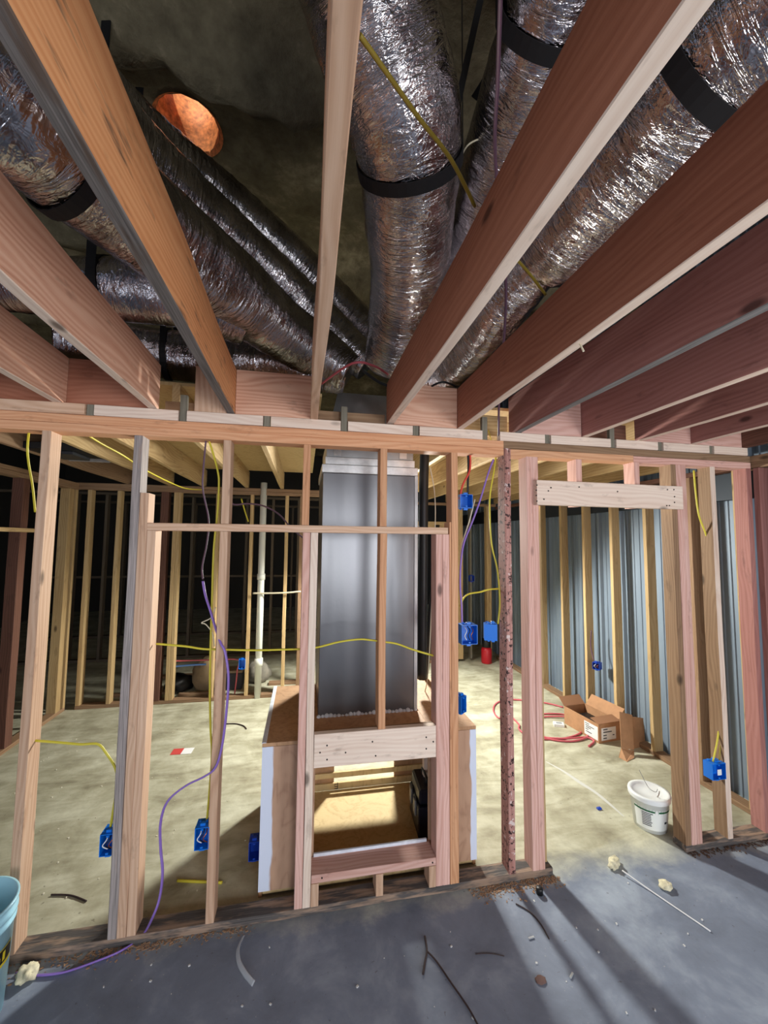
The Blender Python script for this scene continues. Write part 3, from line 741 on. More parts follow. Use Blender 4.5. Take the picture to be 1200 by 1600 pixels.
dJ = duct('short silver duct loop under the right ducts beside the plenum', [(700,440,3.2,.12),(720,500,3.1,.12),(715,560,3.0,.12),(680,600,2.9,.1)], FOIL2, bulge=.07, crinkle=.05)
strap_on(*dA, (660,248), 'black strap around the central duct'); strap_on(*dB, (1108,105), 'black strap around the broad right duct', .055)
strap_on(*dC, (860,45), 'black strap around the narrow duct behind the joist'); strap_on(*dE, (95,258), 'black strap on the long left duct near the picture edge', tails=False)
strap_on(*dH, (172,440), 'black strap on the horizontal duct at far left', .04); strap_on(*dI, (266,556), 'black strap on the lower horizontal duct', .03)
def ribbon(name, p, q, wv, mat, label, cat):
    p, q = Vector(p), Vector(q); bm = bmesh.new(); t = (q-p).normalized(); s_ = t.cross(FW).normalized()*wv; n_ = t.cross(s_).normalized()*.002
    vs = [bm.verts.new(x) for x in (Vector()-s_-n_, s_-n_, s_+n_, Vector()-s_+n_)]; ve = [bm.verts.new(v.co+(q-p)) for v in vs]
    for k in range(4): bm.faces.new((vs[k], vs[(k+1)%4], ve[(k+1)%4], ve[k]))
    bm.faces.new(vs[::-1]); bm.faces.new(ve); o = link(name, bm, mat); o.location = p; return tag(o, label, cat, 'black duct straps')
ribbon('hanging_strap', at(755,-20,2,3.9), at(702,222,2,3.3), .012, STRAP, 'long thin black strap slanting beside the central duct', 'strap')
ribbon('hanging_strap', at(805,55,2,3.75), at(742,155,2,3.6), .018, STRAP, 'short wide black strap end hanging behind the purple cable', 'strap')

# ------------------------------------------------------------------ cables
def px(pts, ax=1):   # (px, py, plane value) on y planes
    return [at(a, b, ax, v) for a, b, v in pts]
C_ = 'cable'
cable('yellow_cable', px([(562,55,2.74),(600,108,2.74),(655,185,2.74),(705,250,2.74),(742,322,2.74)], 2), YELD, 'dull yellow cable crossing in front of the central duct', r=.005)
cable('yellow_cable', px([(800,398,2.73),(825,425,2.73),(852,460,2.73)], 2), YELD, 'short dull yellow cable between two red joists', r=.005)
cable('purple_cable', px([(783,-40,3.2),(778,120,3.2),(774,250,3.15),(790,430,2.95),(788,520,2.80),(780,620,2.60)], 2)+px([(779,700,.10)]), PURD, 'dim purple cable falling from the attic between red joists', r=.006)
cable('white_wire', px([(715,262,3.3),(730,228,3.3),(760,215,3.35),(790,218,3.35)], 2), WHITEC, 'thin curled white wire beside the central duct', r=.003)
cable('red_tube', px([(502,600,2.72),(550,568,2.72),(585,572,2.74),(606,585,2.76)], 2), PINKH, 'thin red tube over the plenum top', r=.006)
cable('black_tube', px([(566,578,2.76),(590,596,2.72),(610,604,2.70)], 2), BLACK, 'short black tube over the plenum top', r=.008)
cable('black_tube', px([(660,612,2.7),(690,597,2.72),(712,604,2.72)], 2), BLACK, 'black tube arcing between the two broad red joists', r=.006)
yc = .045
cable('yellow_cable', px([(244,1006,.05),(290,1010,.05),(318,1014,.05),(352,1015,.05),(400,1016,.05),(440,1015,.05),(474,1014,.05),(498,1011,.05),(530,1003,.05),(560,999,.05),(578,1000,.05),(600,1003,.05),(620,1006,.05),(645,1015,.05),(672,1023,.05),(684,1026,.05)]), YEL, 'long yellow cable strung at mid height through the near studs', r=.0052)
cable('yellow_cable', px([(46,668,.08),(43,700,.06),(45,725,.10),(51,760,.15),(55,800,.2)]), YEL, 'yellow cable hanging at top left beside the far left stud', r=.005)
cable('yellow_cable', px([(131,676,.12),(160,694,.3),(193,712,.48),(225,733,.8),(262,752,1.3),(290,763,1.7),(316,765,2.2)]), YEL, 'yellow cable stapled along a rear ceiling joist', r=.005)
cable('yellow_cable', px([(325,684,.06),(334,712,.06),(341,740,.06),(342,760,.07),(340,800,.08),(334,860,.09),(331,950,.08),(329,1010,.05),(328,1080,.05),(329,1140,.05),(331,1180,.05),(327,1240,.05),(323,1285,.055)]), YEL, 'yellow cable dropping beside the cable stud into a blue box', r=.0052)
cable('purple_cable', px([(322,686,.05),(318,730,.05),(317,765,.06),(326,812,.12),(323,850,.14),(316,885,.12),(317,905,.10)]), PURD, 'dull purple cable hanging behind the crossbar left of the cable stud', r=.0045)
cable('purple_cable', px([(317,908,.10),(321,930,.08),(329,955,.05),(338,985,.03),(345,1005,-.004),(352,1020,-.012),(357,1060,-.015),(353,1120,-.015),(346,1170,-.015),(336,1200,-.012),(318,1214,-.01),(290,1228,-.02),(262,1252,-.03),(251,1285,-.03),(251,1325,-.03),(254,1362,-.04),(250,1400,-.05),(240,1430,-.06)])
      + [Fl(222,1462,.012), Fl(190,1485,.008), Fl(150,1502,.007), Fl(100,1519,.007), Fl(60,1524,.006), Fl(40,1522,.006), Fl(26,1520,.006)], PUR, 'purple cable sweeping down from the cable stud to the floor by the bucket', r=.0072, flat=.6)
cable('grey_wire', px([(337,949,.06),(330,965,.06),(315,973,.06),(322,976,.06),(332,990,.06),(335,1010,.05)]), WHITEC, 'thin twisted wire loop beside the cable stud', r=.0028)
cable('yellow_cable', px([(50,1157,.05),(90,1160,.05),(125,1163,.05),(153,1163,.05),(166,1177,.05),(180,1200,.05),(183,1225,.05),(178,1260,.05),(172,1296,.05)]), YEL, 'yellow cable from the far left stud to the blue box beside the triple stud', r=.0055)
cable('cream_cable', px([(395,927,YB-.03),(420,927,YB-.03),(450,926,YB-.03),(470,924,YB-.03)]), WHITEC, 'pale cable strung across the rear studs by the white pipe', r=.010)
cable('purple_cable', px([(353,712,1.0),(355,745,1.0),(357,775,1.0),(365,788,1.0),(385,787,1.0),(410,790,1.0),(435,803,1.0),(455,825,1.0),(473,840,1.0)]), PURD, 'dim purple cable curving across the rear bay above the white pipe', r=.006)
cable('yellow_cable', px([(377,779,YB-.05),(383,800,YB-.05),(388,815,YB-.05)]), YEL, 'short yellow cable at the top of a rear stud', r=.008)
# right of the orange stud
cable('red_cable', px([(734,705,.05),(735,722,.05),(733,738,.05),(723,758,.05),(718,780,.05)]), RED, 'orange red cable above the upper blue box', r=.006)
cable('black_cable', px([(731,704,.06),(732,730,.06),(731,755,.06),(731,775,.06)]), BLACK, 'black cable entering the upper blue box', r=.007)
cable('purple_cable', px([(771,718,.06),(762,742,.06),(750,782,.06),(738,815,.06),(725,848,.05),(720,880,.04),(719,915,.04),(721,945,.04),(722,972,.04)]), PUR, 'purple cable slanting down past the orange stud to the square blue box', r=.0055)
cable('cream_cable', px([(742,780,.07),(733,815,.07),(722,850,.06),(719,872,.05)]), WHITEC, 'pale cable slanting beside the purple one at the orange stud', r=.004)
cable('yellow_cable', px([(775,712,.07),(772,735,.07),(766,770,.07),(765,800,.07),(768,850,.08),(777,890,.07),(781,940,.06),(778,975,.05)]), YEL, 'yellow cable dropping to the blue box left of the spotted stud', r=.005)
cable('yellow_cable', px([(719,948,.05),(724,935,.06),(733,928,.08),(750,925,.1),(765,921,.1),(780,920,.1)]), YEL, 'yellow cable arching between the orange and spotted studs', r=.0048)
cable('cream_cable', px([(672,730,.3),(679,770,.32),(680,820,.34),(676,900,.4),(672,1000,.5),(668,1060,.6),(664,1080,.7)]), WHITEC, 'thin cream wire hanging right of the plenum', r=.0035)
cable('yellow_cable', px([(1084,735,.05),(1087,770,.05),(1092,805,.05),(1103,835,.05),(1113,870,.06),(1119,920,.06),(1121,980,.06),(1122,1040,.05),(1126,1100,.04),(1122,1150,.03),(1114,1190,.02)]), YEL, 'yellow cable running down the bright-edged stud to its blue box', r=.005)
cable('yellow_cable', px([(1116,860,.06),(1118,940,.065),(1117,1020,.06),(1120,1090,.05),(1126,1140,.03),(1124,1188,.02)]), YELD, 'second dull yellow cable beside the bright-edged stud', r=.004)
cable('yellow_cable', px([(763,672,.1),(768,690,.1),(770,700,.1)]), YEL, 'thin pale wire above the top plate by the purple cable', r=.003)
for a, lb, ptz in ((1, 'lower cable tail hanging from the third red joist', [(907,538,2.47),(909,545,2.44)]),):
    cable('cable_tail', [at(x, y, 2, z) for x, y, z in ((905,536,2.476),(908,541,2.46),(912,549,2.44))], WHITEC, 'tiny frayed cable tail at the edge of a red joist', r=.003)
# refrigerant line and pipe
ln = cable('insulated_line', px([(664,700,.62),(662,760,.62),(661,860,.62),(660,960,.62),(659,1060,.66)]), BLACK, 'thick black insulated line right of the plenum', 'pipe', r=.035)
cable('insulated_line', px([(683,820,.8),(680,900,.8),(672,960,.8),(668,1030,.9),(664,1066,.97)]), BLACK, 'second black line hanging behind the first', 'pipe', r=.02)
pv = thing('vent_pipe', 'white plastic vertical pipe in the rear wall left of the plenum', 'pipe', (-.493, YB+.02, 0))
loc('pipe', lambda b: lathe(b, [(.0, 0), (.038, 0), (.038, 2.52), (0, 2.52)], 20), PVC, pv)
loc('coupling', lambda b: lathe(b, [(.0379, .36), (.048, .361), (.048, .45), (.0379, .451)], 20), PVC, pv)
loc('coupling', lambda b: lathe(b, [(.0379, 1.36), (.046, 1.361), (.046, 1.43), (.0379, 1.431)], 20), PVC, pv)

# ------------------------------------------------------------------ blue electrical boxes
def ebox(label, p, rz, w=.058, h=.095, d=.07, mat=BLUE, wires=True, tilt=0, group='blue electrical boxes'):
    """open side faces local -Y; p is the centre of the open face"""
    t = thing('outlet_box', label, 'electrical box', p, rz, group); t.rotation_euler = (tilt, 0, rz)
    def sh(bm):
        th = .003
        bx(bm, -w/2, w/2, d-th, d, -h/2, h/2); bx(bm, -w/2, -w/2+th, 0, d-th, -h/2, h/2); bx(bm, w/2-th, w/2, 0, d-th, -h/2, h/2)
        bx(bm, -w/2+th, w/2-th, 0, d-th, h/2-th, h/2); bx(bm, -w/2+th, w/2-th, 0, d-th, -h/2, -h/2+th)
    loc('shell', sh, mat, t)
    for s_ in (-1, 1):
        for a_ in ((-.012, .012, .012, .03, s_*(h/2+.006)-.006, s_*(h/2+.006)+.006), (-w*.32, -w*.16, .04, .052, s_*(h/2+.004)-.004, s_*(h/2+.004)+.004),
                   (w*.14, w*.3, .04, .06, s_*(h/2+.004)-.004, s_*(h/2+.004)+.004), (-.006, .006, -.0005, .006, s_*(h/2-.010)-.004, s_*(h/2-.010)+.004)):
            loc('mounting_tab', lambda b, a_=a_: bx(b, *a_, .001), mat, t)
    if wires:
        for j, (m_, nm) in enumerate(((PAPER, 'white_wire'), (BLACK, 'black_wire'), (COPPER, 'copper_wire'))):
            x = (j-1)*w*.2
            cable(nm, [Vector((x, .05, h*.42)), Vector((x+.006, .012, h*.2)), Vector((x-.008, .006, -h*.05)), Vector((x+.008, .02, -h*.3))], m_, r=.0024, parent=t)
    return t
S90 = math.pi/2
ebox('blue outlet box on the left side of the grey weathered stud, seen from its side', Wl(167,1321,.01), 0, d=.075, w=.062)
ebox('open blue outlet box with wires left of the cable stud', Wl(315,1311,.0), 0, w=.064, h=.10)
ebox('blue outlet box low in the shadow against the platform', (-.222, .20, .19), 0, wires=False, w=.055, mat=BLUED)
ebox('upper blue box at the orange stud, fed by red and black cables', Wl(729,783,.03), 0, w=.075, h=.078, wires=False)
ebox('square open blue box full of wires at mid height on the orange stud', Wl(734,992,.0), 0, w=.092, h=.105)
ebox('blue box at mid height on the left side of the spotted stud', Wl(776,987,.03), rad(70), w=.06, h=.09)
ebox('blue outlet box low on the right side of the orange stud', Wl(725,1101,.05), rad(30), w=.045, h=.09, wires=False)
ebox('blue box with a small white square on the bright-edged stud', Wl(1124,1206,-.005), 0, w=.10, h=.095, d=.06, wires=False)
def sq(bm): bx(bm, -.018, .012, -.004, -.003, -.018, .016)
o = loc('white_square', sq, PAPER, None); o.parent = [x for x in bpy.data.objects if x.get('label','').startswith('blue box with a small white')][0]
ebox('small deep blue box dangling on a metal wall stud', at(931,1041,0,3.0), rad(-60), w=.07, h=.07, mat=BLUED)
ebox('tiny dark blue box high on the recessed corner stud', Wl(738,904,YC-.05), 0, w=.07, h=.09, mat=BLUED, wires=False)
ebox('small blue box on the rear stud left of the white pipe', Wl(378,1038,YB-.02), 0, w=.07, h=.11, mat=BLUE, wires=False)
cable('black_cable', [at(924,985,0,3.0), at(923,1010,0,2.99), at(928,1032,0,2.98)], PURD, 'short cable feeding the dangling deep blue box', r=.006)

# ------------------------------------------------------------------ rear left clutter
zc_ = YB+.35
cable('red_pipe', px([(268,1033,YB+.1),(300,1032,YB+.1),(340,1031,YB+.1),(373,1031,YB+.1)])+px([(371,1045,YB+.1),(369,1065,YB+.1),(366,1088,YB+.1)]), PINKH, 'thin red water pipe across the rear wall', 'pipe', r=.008, k=3)
cable('blue_pipe', px([(266,1042,YB+.12),(300,1039,YB+.12),(322,1038,YB+.12)]), plain('pale_blue_pipe', (96,140,206), .4), 'thin blue water pipe below the red one', 'pipe', r=.011)
def lump(name, label, cat, c, sx, sy, sz, mat, rz=0, seed=0, rough=.25):
    bm = bmesh.new(); bmesh.ops.create_icosphere(bm, subdivisions=3, radius=1)
    for v in bm.verts:
        k = 1+rough*noise.noise(v.co*1.8+Vector((seed, 0, 0)))+rough*.4*noise.noise(v.co*6+Vector((seed, 0, 5)))
        co = v.co*k; co.z = max(co.z, -.75); v.co = Vector((co.x*sx, co.y*sy, (co.z+.75)*sz))
    o = link(name, bm, mat, None, True); o.location = c; o.rotation_euler = (0, 0, rz)
    return tag(o, label, cat)
BAG = plain('brown_paper_sack', (150,128,98), .9, nz=.15, nscale=6)
g = at(322,1075,1,YB+.35); 
lump('paper_sack', 'brown paper sack slumped beyond the rear wall', 'sack', (g.x, g.y+.1, 0), .2, .15, .22, BAG, .4, 3)
lump('black_bag', 'black plastic bag lying beside the brown sack', 'bag', (g.x-.32, g.y+.05, 0), .16, .15, .12, BLACK, 0, 9)
lump('rubble_bag', 'pale lumpy bag on the floor behind the white pipe', 'bag', (-.55, YB+.6, 0), .16, .14, .14, plain('pale_sack', (130,124,112), .9, nz=.15), 0, 5)
bc = thing('battery_crate', 'dark crate with red cable beyond the rear wall', 'crate', (-.83, YB+.42, 0))
loc('body', lambda b: bx(b, -.12, .12, -.1, .1, 0, .2, .01), plain('dark_crate', (44,42,48), .6), bc); loc('lid', lambda b: bx(b, -.125, .125, -.105, .105, .2, .23, .006), plain('tan_lid', (130,112,90), .7), bc)
for i in range(4):
    board('offcut_board', ['grey offcut plank lying beyond the rear wall at far left', 'pale offcut plank beside the black bag', 'plank lying flat right of the white pipe', 'slanting dim plank beyond the right rear studs'][i], 'board', [(-2.2,-1.5),(-1.4,-.9),(-.4,.1),(-1.9,-1.0)][i], [(YB+.3,YB+.38),(YB+.2,YB+.26),(YB+.4,YB+.5),(YB+.9,YB+.98)][i], (0, .03), 'dull', 'offcuts beyond the rear wall')
bt = Fl(155,735,2.5)
vb = thing('vent_boot', 'black register boot fixed between rear joists at upper left', 'vent', (-1.75, 1.25, 2.46))
loc('body', lambda b: bx(b, -.206, .196, -.16, .16, 0, .05, .004), BLACK, vb); loc('collar', lambda b: bx(b, -.09, .09, -.12, .12, -.025, -.001, .003), plain('dark_grey_metal', (60,62,66), .4, .5), vb)
bp = at(125,715,1,1.9)
board('filler_board', 'pale grey filler piece between rear joists at upper left', 'panel', (-1.90, -1.60), (1.55, 1.57), (2.46, 2.64), plain('grey_panel_board', (150,142,136), .8, nz=.1))
# gas cylinder in the recess
rg = Fl(758,1034)
rc = thing('red_fuel_can', 'small red can standing in the dark recessed corner', 'can', (rg.x, rg.y-.05, 0))
loc('body', lambda b: lathe(b, [(0,0),(.075,0),(.08,.01),(.08,.2),(.06,.235),(0,.235)], 20), plain('red_can', (190,30,44), .4), rc)
loc('cap', lambda b: lathe(b, [(.06,.236),(.065,.24),(.065,.36),(0,.37)], 16), BLACK, rc)

# ------------------------------------------------------------------ floor items
def bucket(name, label, c, r0, r1, h, lid, mat, extra):
    t = thing(name, label, 'bucket', c); th = .004
    if lid:
        loc('body', lambda b: lathe(b, [(0,0),(r0,0),(r1,h*.86),(r1+.006,h*.86),(r1+.006,h*.92),(r1,h*.92),(r1,h-.012)], 40), mat, t)
        loc('lid', lambda b: lathe(b, [(r1+.008,h-.03),(r1+.010,h-.01),(r1+.008,h),(r1-.012,h),(r1-.016,h-.008),(.03,h-.008),(0,h-.006)], 40), mat, t)
    else:
        loc('body', lambda b: lathe(b, [(0,0),(r0,0),(r0+(r1-r0)*.8,h*.80),(r0+(r1-r0)*.8+.006,h*.80),(r0+(r1-r0)*.8+.006,h*.815),(r0+(r1-r0)*.84,h*.82),(r0+(r1-r0)*.88,h*.88),(r0+(r1-r0)*.9+.007,h*.88),(r0+(r1-r0)*.9+.007,h*.895),(r1-.001,h*.91),(r1-.001,h-.012),(r1+.006,h-.010),(r1+.006,h),(r1-th,h),(r0-th,.006),(0,.006)], 48), mat, t)
        loc('contents', lambda b: lathe(b, [(r0+(r1-r0)*.4-th,h*.42),(.05,h*.46),(0,h*.47)], 32), plain('grey_contents', (110,108,106), .9, nz=.3), t)
    extra(t, r0, r1, h); return t
def arc_panel(name, parent, r0, r1, h, a0, a1, z0, z1, mat, off=.001, seg=24):
    bm = bmesh.new(); A = []; B = []
    for i in range(seg+1):
        a = a0+(a1-a0)*i/seg
        for L_, z in ((A, z0), (B, z1)):
            r = r0+(r1-r0)*(z/h)+off; L_.append(bm.verts.new((r*math.cos(a), r*math.sin(a), z)))
    for i in range(seg): bm.faces.new((A[i], A[i+1], B[i+1], B[i]))
    return link(name, bm, mat, parent, True)
GREEN = plain('green_print', (30, 96, 62), .5); INK = plain('dark_print', (46, 56, 60), .5)
def ex_small(t, r0, r1, h):
    f = rad(245)
    arc_panel('label_panel', t, r0, r1*.985, h*.86, f-1.2, f+1.3, h*.10, h*.70, plain('white_label', (236,240,238), .4), .0012)
    arc_panel('green_band', t, r0, r1*.985, h*.86, f-1.2, f-.05, h*.62, h*.67, GREEN, .002)
    arc_panel('green_band', t, r0, r1*.985, h*.86, f+.15, f+1.3, h*.62, h*.67, GREEN, .002)
    for i in range(8):
        arc_panel('label_text', t, r0, r1*.985, h*.86, f-.75, f-.75+random.uniform(.45,.62), h*(.56-.05*i), h*(.585-.05*i), INK, .002, 8)
    arc_panel('label_text', t, r0, r1*.985, h*.86, f+.55, f+.75, h*.30, h*.36, INK, .002, 6)
    cable('bail_handle', [Vector((r1*.6,.0,h)), Vector((r1*.2,-.03,h+.004)), Vector((-.02,-.02,h+.03)), Vector((-.05,.0,h+.10)), Vector((-.06,.01,h+.13))], plain('handle_wire', (150,150,150), .4, .6), r=.0018, parent=t)
bc0 = Fl(1026,1297)
bucket('lidded_bucket', 'small white lidded bucket with green bands beside the doorway studs', (bc0.x, bc0.y+.05, 0), .092, .112, .215, True, plain('white_bucket_plastic', (232,236,236), .35), ex_small)
def ex_big(t, r0, r1, h):
    f = rad(-72)
    arc_panel('label_band', t, r0, r1, h, f-1.0, f+1.5, h*.50, h*.63, BLACK, .0015)
    arc_panel('yellow_stripe', t, r0, r1, h, f-1.0, f+1.5, h*.47, h*.50, plain('yellow_print', (226,206,40), .5), .0022)
    arc_panel('yellow_stripe', t, r0, r1, h, f-1.0, f+1.5, h*.625, h*.632, plain('yellow_print', (226,206,40), .5), .0022)
    for i in range(7):
        a = f+.25+.15*i; arc_panel('label_text', t, r0, r1, h, a, a+.09, h*.52, h*(.57 if i % 2 else .60), plain('yellow_print', (226,206,40), .5), .0024, 4)
e = at(35,1404,2,.42); cc = e - RT*.15
bucket('open_bucket', 'large pale blue open bucket with a black and yellow label at the left edge', (cc.x-.04, cc.y-.03, 0), .13, .15, .41, False, plain('pale_blue_bucket', (168,218,236), .35), ex_big)

# cardboard carton with labels
A0 = Fl(936,1162); A1 = Fl(882,1130); A2 = Fl(966,1160)
dL = (A1-A0); Lc = dL.length; ang = math.atan2(dL.y, dL.x)
cb = thing('cardboard_carton', 'long open cardboard carton with white labels by the metal wall', 'carton', A0, ang)
Wc = .26; Hc = .17; th = .005
# local +X along A0->A1, box on the side of local -Y
def cart(bm):
    bx(bm, 0, Lc, -Wc, 0, 0, th); bx(bm, 0, th, -Wc, 0, th, Hc); bx(bm, Lc-th, Lc, -Wc, 0, th, Hc); bx(bm, th, Lc-th, -th, 0, th, Hc); bx(bm, th, Lc-th, -Wc, -Wc+th, th, Hc)
loc('body', cart, CARD, cb)
def flapm(ax, ang_, L0, L1, wd):
    def f(bm):
        if ax == 'far': M = Matrix.Translation((0, -Wc, Hc)) @ Matrix.Rotation(ang_, 4, 'X'); bx(bm, L0, L1, -wd, 0, -.002, .002, 0, M)
        if ax == 'near': M = Matrix.Translation((0, 0, Hc)) @ Matrix.Rotation(ang_, 4, 'X'); bx(bm, L0, L1, 0, wd, -.002, .002, 0, M)
        if ax == 'end': M = Matrix.Translation((Lc, 0, Hc)) @ Matrix.Rotation(ang_, 4, 'Y'); bx(bm, 0, wd, -Wc, 0, -.002, .002, 0, M)
        if ax == 'in': M = Matrix.Translation((0, 0, Hc)) @ Matrix.Rotation(ang_, 4, 'Y'); bx(bm, 0, wd, -Wc, 0, -.002, .002, 0, M)
    return f
loc('flap', flapm('far', rad(-50), .02, Lc-.02, .12), CARD, cb); loc('flap', flapm('in', rad(-12), 0, 0, .10), CARDIN, cb); loc('flap', flapm('end', rad(-40), 0, 0, .10), CARDIN, cb)
def lab(x0, x1, z0, z1, face):
    def f(bm):
        if face == 's': bx(bm, x0, x1, .0003, .0015, z0, z1)
        else: bx(bm, -.0015, -.0003, -x1, -x0, z0, z1)
    return f
loc('label_panel', lab(.01, .17, .02, .14, 's'), PAPER, cb); loc('label_panel', lab(.03, .20, .02, .13, 'e'), PAPER, cb)
for i, (z, a, b) in enumerate(((.122,.11,.16),(.104,.05,.155),(.088,.09,.15),(.070,.12,.155),(.05,.08,.15))):
    o = loc('label_text', lab(a, b, z, z+.006, 's'), INK, cb); o.location.y += .0015
for i, (z, a, b) in enumerate(((.112,.05,.10),(.088,.05,.15),(.060,.05,.09),(.055,.16,.18),(.035,.05,.09))):
    o = loc('label_text', lab(a, b, z, z+.008, 'e'), INK, cb); o.location.x -= .0015
loc('black_contents', lambda b: bx(b, .12, Lc-.05, -Wc+.02, -.02, .02, .10), BLACK, cb)
# leaning cardboard sheets beside it
f0 = Fl(995,1190)
fl = thing('cardboard_flaps', 'folded cardboard flaps standing against the metal wall beside the carton', 'cardboard', (0,0,0))
def quad3(pts, th=.004):
    def f(bm):
        P = [Vector(p) for p in pts]; n = (P[1]-P[0]).cross(P[2]-P[0]).normalized()*th
        a = [bm.verts.new(p) for p in P]; b = [bm.verts.new(p+n) for p in P]
        bm.faces.new(a); bm.faces.new(b[::-1])
        for k in range(len(P)): bm.faces.new((a[k], b[k], b[(k+1)%len(P)], a[(k+1)%len(P)]))
    return f
ya = Fl(992,1178).y
loc('front_flap', quad3([Wl(968,1112,ya+.06), Wl(988,1117,ya+.06), Wl(991,1172,ya), Wl(971,1168,ya)]), CARD, fl)
loc('side_flap', quad3([Wl(974,1118,ya+.10), Wl(1005,1122,ya+.14), Wl(1008,1158,ya+.12), Wl(1009,1173,ya+.10), Wl(976,1170,ya+.06)]), CARD, fl)
loc('foot_flap', quad3([Wl(971,1168,ya), Wl(991,1173,ya), Fl(991,1184,.006), Fl(980,1190,.003), Fl(967,1183,.003)]), CARD, fl)
# hose coil
def ell(cx_, cy_, a, b, n=26, a0=0, a1=2*math.pi, z=.008, jit=0):
    return [Fl(cx_+a*math.cos(a0+(a1-a0)*i/n)+random.uniform(-jit, jit), cy_+b*math.sin(a0+(a1-a0)*i/n), z+.004*(i % 2)) for i in range(n+1)]
hp = [Fl(880,1105,.01), Fl(850,1098,.01), Fl(800,1093,.01), Fl(777,1098,.01), Fl(771,1110,.01), Fl(780,1122,.01), Fl(795,1118,.01)] + ell(862,1135,52,20,20,math.pi*1.05,-math.pi*.75) + [Fl(885,1120,.02), Fl(915,1135,.02), Fl(918,1150,.015), Fl(895,1158,.01), Fl(860,1155,.01), Fl(840,1145,.01), Fl(850,1152,.012), Fl(885,1154,.02), Fl(915,1152,.015), Fl(928,1158,.01), Fl(920,1166,.01)]
cable('coiled_hose', hp, PINKH, 'pink air hose lying in loose loops left of the carton', 'hose', r=.0085)
sb = thing('small_white_box', 'small flat white box on the floor left of the carton', 'box', Fl(873,1134), rad(-25))
loc('body', lambda b: bx(b, -.05, .05, -.035, .035, 0, .028, .003), PAPER, sb); loc('lid_print', lambda b: bx(b, -.025, .03, -.02, .02, .0282, .029), plain('grey_print', (150,156,160), .6), sb)
o = lump('foam_scrap', 'crumpled foam scrap at the end of the white rod', 'scrap', Fl(960,1353), .046, .026, .024, FOAM, .6, 2, .5); o['group'] = 'foam scraps'
o = lump('foam_scrap', 'flat cream foam scrap lying alone on the near floor', 'scrap', Fl(1040,1387), .034, .028, .018, FOAM, .2, 8, .4); o['group'] = 'foam scraps'
o = lump('foam_scrap', 'large cream foam scrap on the floor beside the pale bucket', 'scrap', Fl(42,1528), .036, .036, .026, FOAM, .9, 5, .6); o['group'] = 'foam scraps'
cable('white_rod', [Fl(972,1360,.02), Fl(1020,1394,.006), Fl(1110,1455,.004)], PAPER, 'thin straight white rod lying on the near floor', 'rod', r=.0035)
CH = plain('chalk_mark', (206,206,200), .95)
def mark(name, label, pts, w_, mat, cat='mark'):
    P = smoothpts([Fl(a, b, .0) for a, b in pts], 5); bm = bmesh.new(); A = []; B = []
    for i, p in enumerate(P):
        t = (P[min(len(P)-1, i+1)]-P[max(0, i-1)]).normalized(); s_ = Vector((-t.y, t.x, 0))*w_*(math.sin(math.pi*(i+.6)/(len(P)+.2))*.8+.2)*(1+.3*noise.noise(p*9))
        A.append(bm.verts.new(p-s_+Vector((0,0,.0008)))); B.append(bm.verts.new(p+s_+Vector((0,0,.0008))))
    for i in range(len(P)-1): bm.faces.new((A[i], A[i+1], B[i+1], B[i]))
    return tag(link(name, bm, mat), label, cat)
mark('chalk_streak', 'white chalk streak on the concrete through the doorway', [(853,1190),(880,1205),(905,1222),(930,1238),(952,1256),(975,1276)], .016, CH)
dw = plain('dark_wire', (58, 44, 44), .6)
cable('wire_offcut', [Fl(664,1463,.006), Fl(667,1485,.006), Fl(664,1503,.006), Fl(661,1522,.006)], dw, 'short dark stiff offcut on the near floor', 'wire', r=.0045)
cable('wire_offcut', [Fl(668,1487,.008), Fl(682,1502,.006), Fl(703,1533,.006), Fl(722,1560,.006), Fl(735,1580,.006), Fl(748,1604,.006)], dw, 'long curving wire offcut reaching the bottom edge', 'wire', r=.0035)
cable('wire_offcut', [Fl(806,1412,.004), Fl(828,1425,.004), Fl(845,1444,.004), Fl(858,1467,.004)], dw, 'curved dark wire offcut lying in the lit strip', 'wire', r=.003)
cable('wire_offcut', [Fl(743,1491,.003), Fl(765,1490,.003), Fl(788,1494,.003)], dw, 'faint thin wire offcut in the dark floor area', 'wire', r=.0015)
cable('twig', [Fl(352,1131,.005), Fl(368,1131,.005), Fl(380,1134,.005), Fl(385,1139,.004)], dw, 'thin dark twig on the rear floor near the cable stud', 'twig', r=.006)
cable('twig', [Fl(80,1398,.005), Fl(110,1399,.005), Fl(135,1408,.004)], dw, 'thin crooked twig on the rear floor at left', 'twig', r=.004)
cable('yellow_offcut', [Fl(277,1376,.006), Fl(300,1377,.006), Fl(347,1379,.006)], YEL, 'straight yellow cable offcut in the platform shadow', r=.007)
PLST = NT('clear_plastic'); PLST.set(lin((200,205,212)), .15); PLST.b.inputs['Alpha'].default_value = .55
def strip():
    P = smoothpts([Fl(380,1463,.012), Fl(372,1482,.010), Fl(373,1502,.008), Fl(382,1520,.008), Fl(396,1537,.006)], 6); c = P[0].copy(); bm = bmesh.new(); tube(bm, [p-c for p in P], .011, 8, .25)
    o = link('plastic_strip', bm, PLST.m); o.location = c; tag(o, 'clear curled plastic strip on the dark near floor', 'strip')
strip()
cd_ = thing('paper_card', 'red and white card lying on the rear floor', 'card', Fl(285,1174,.001), rad(-3))
loc('red_half', lambda b: bx(b, -.085, .0, -.05, .05, 0, .002), plain('red_print', (206,74,70), .6), cd_); loc('white_half', lambda b: bx(b, .0, .085, -.05, .05, 0, .002), PAPER, cd_)
pt = thing('pipe_cap', 'small black cap on the floor by the end of the bottom plate', 'cap', Fl(843,1396), 0)
loc('body', lambda b: lathe(b, [(0,.03),(.016,.03),(.018,.022),(.018,0),(0,0)], 16), BLACK, pt)
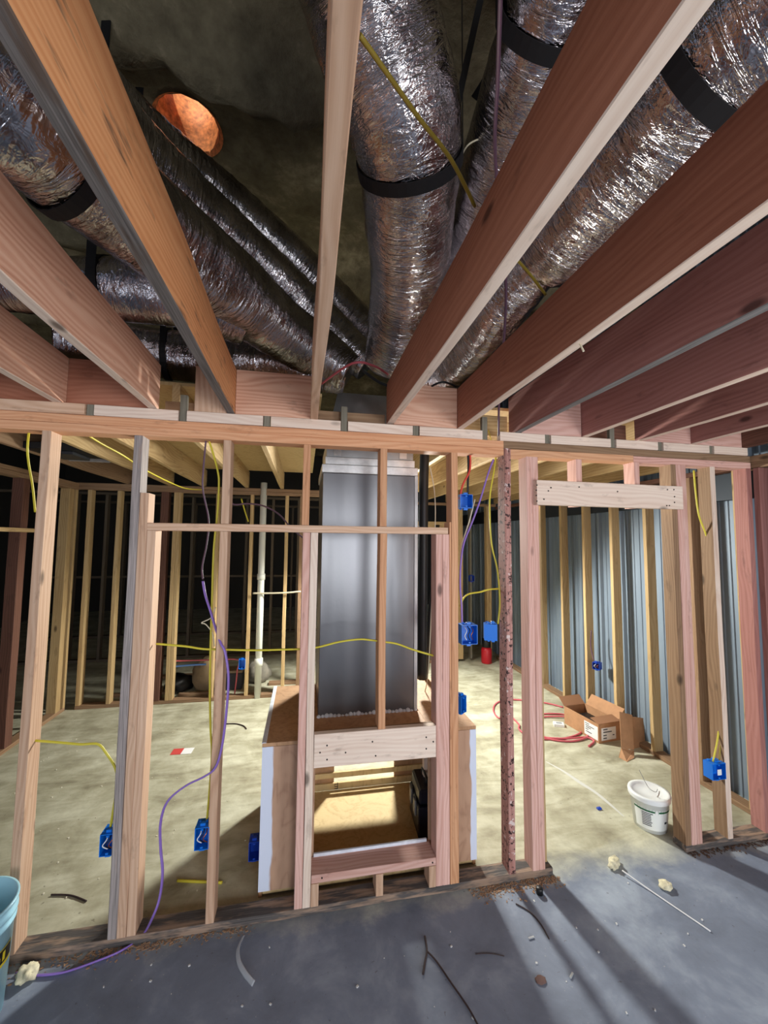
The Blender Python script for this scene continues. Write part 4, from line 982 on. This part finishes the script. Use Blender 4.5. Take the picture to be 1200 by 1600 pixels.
o = boxobj('plastic_clip', 0, .03, 0, .02, 0, .012, BLUED); o.location = Fl(936,1263,.006); tag(o, 'tiny dark blue clip on the floor through the doorway', 'clip')
lump('dirt_clod', 'small brown clod on the near floor', 'clod', Fl(845,1533), .022, .018, .006, plain('brown_dirt', (110,86,80), .95), 0, 4)
for i, (a, b, lb) in enumerate(((830,1465,'tiny metal connector in the lit strip near the curved wire'), (893,1524,'tiny metal connector near the bottom of the lit strip'))):
    o = boxobj('wire_connector', 0, .03, 0, .008, 0, .006, plain('bright_connector', (200,204,206), .3, .5)); o.location = Fl(a, b, .004); o.rotation_euler = (0,0,.1+i*.5); tag(o, lb, 'connector')
def chips(name, label, segs, n, mat, smin, smax):
    bm = bmesh.new()
    for i in range(n):
        a, b, sp = random.choice(segs); t = random.random(); p = Vector(a).lerp(Vector(b), t); p.y -= abs(random.gauss(0, sp)); p.x += random.gauss(0, .01)
        s_ = random.uniform(smin, smax); M = Matrix.Translation((p.x, p.y, s_*.35)) @ Matrix.Rotation(random.random()*6, 4, 'Z') @ Matrix.Rotation(random.uniform(-.5,.5), 4, 'X')
        bx(bm, -s_, s_, -s_*.45, s_*.45, -s_*.2, s_*.2, 0, M)
    return tag(link(name, bm, mat), label, 'debris', kind='stuff')
chips('sawdust', 'reddish sawdust and chips along the bottom plate', [((.95,-.002,0),(1.40,-.002,0),.035), ((-.9,-.002,0),(-.2,-.002,0),.02), ((-1.2,-.002,0),(-.6,-.002,0),.03), ((.9,-.002,0),(1.40,-.002,0),.04)], 900, plain('sawdust', (156, 124, 98), .95), .002, .007)
chips('wood_chips', 'dark chips along the right bottom plate', [((2.28,-.002,0),(2.9,-.002,0),.02)], 160, plain('bark_chips', (88,66,54), .95), .003, .009)
def crumbs(name, label, n, y0, y1, x0, x1, mat):
    bm = bmesh.new()
    for i in range(n):
        s_ = random.uniform(.0015, .005); bx(bm, -s_, s_, -s_*.7, s_*.7, 0, s_, 0, Matrix.Translation((random.uniform(x0, x1), random.uniform(y0, y1), 0)) @ Matrix.Rotation(random.random()*3, 4, 'Z'))
    return tag(link(name, bm, mat), label, 'debris', kind='stuff')
crumbs('floor_crumbs', 'scattered pale crumbs on the near floor', 90, -1.4, -.1, -1.2, 2.2, plain('pale_crumbs', (206,206,204), .8))
crumbs('floor_crumbs', 'scattered pale crumbs on the rear floor', 110, .2, 2.6, -2.3, -.3, plain('pale_crumbs_rear', (214,208,188), .8))
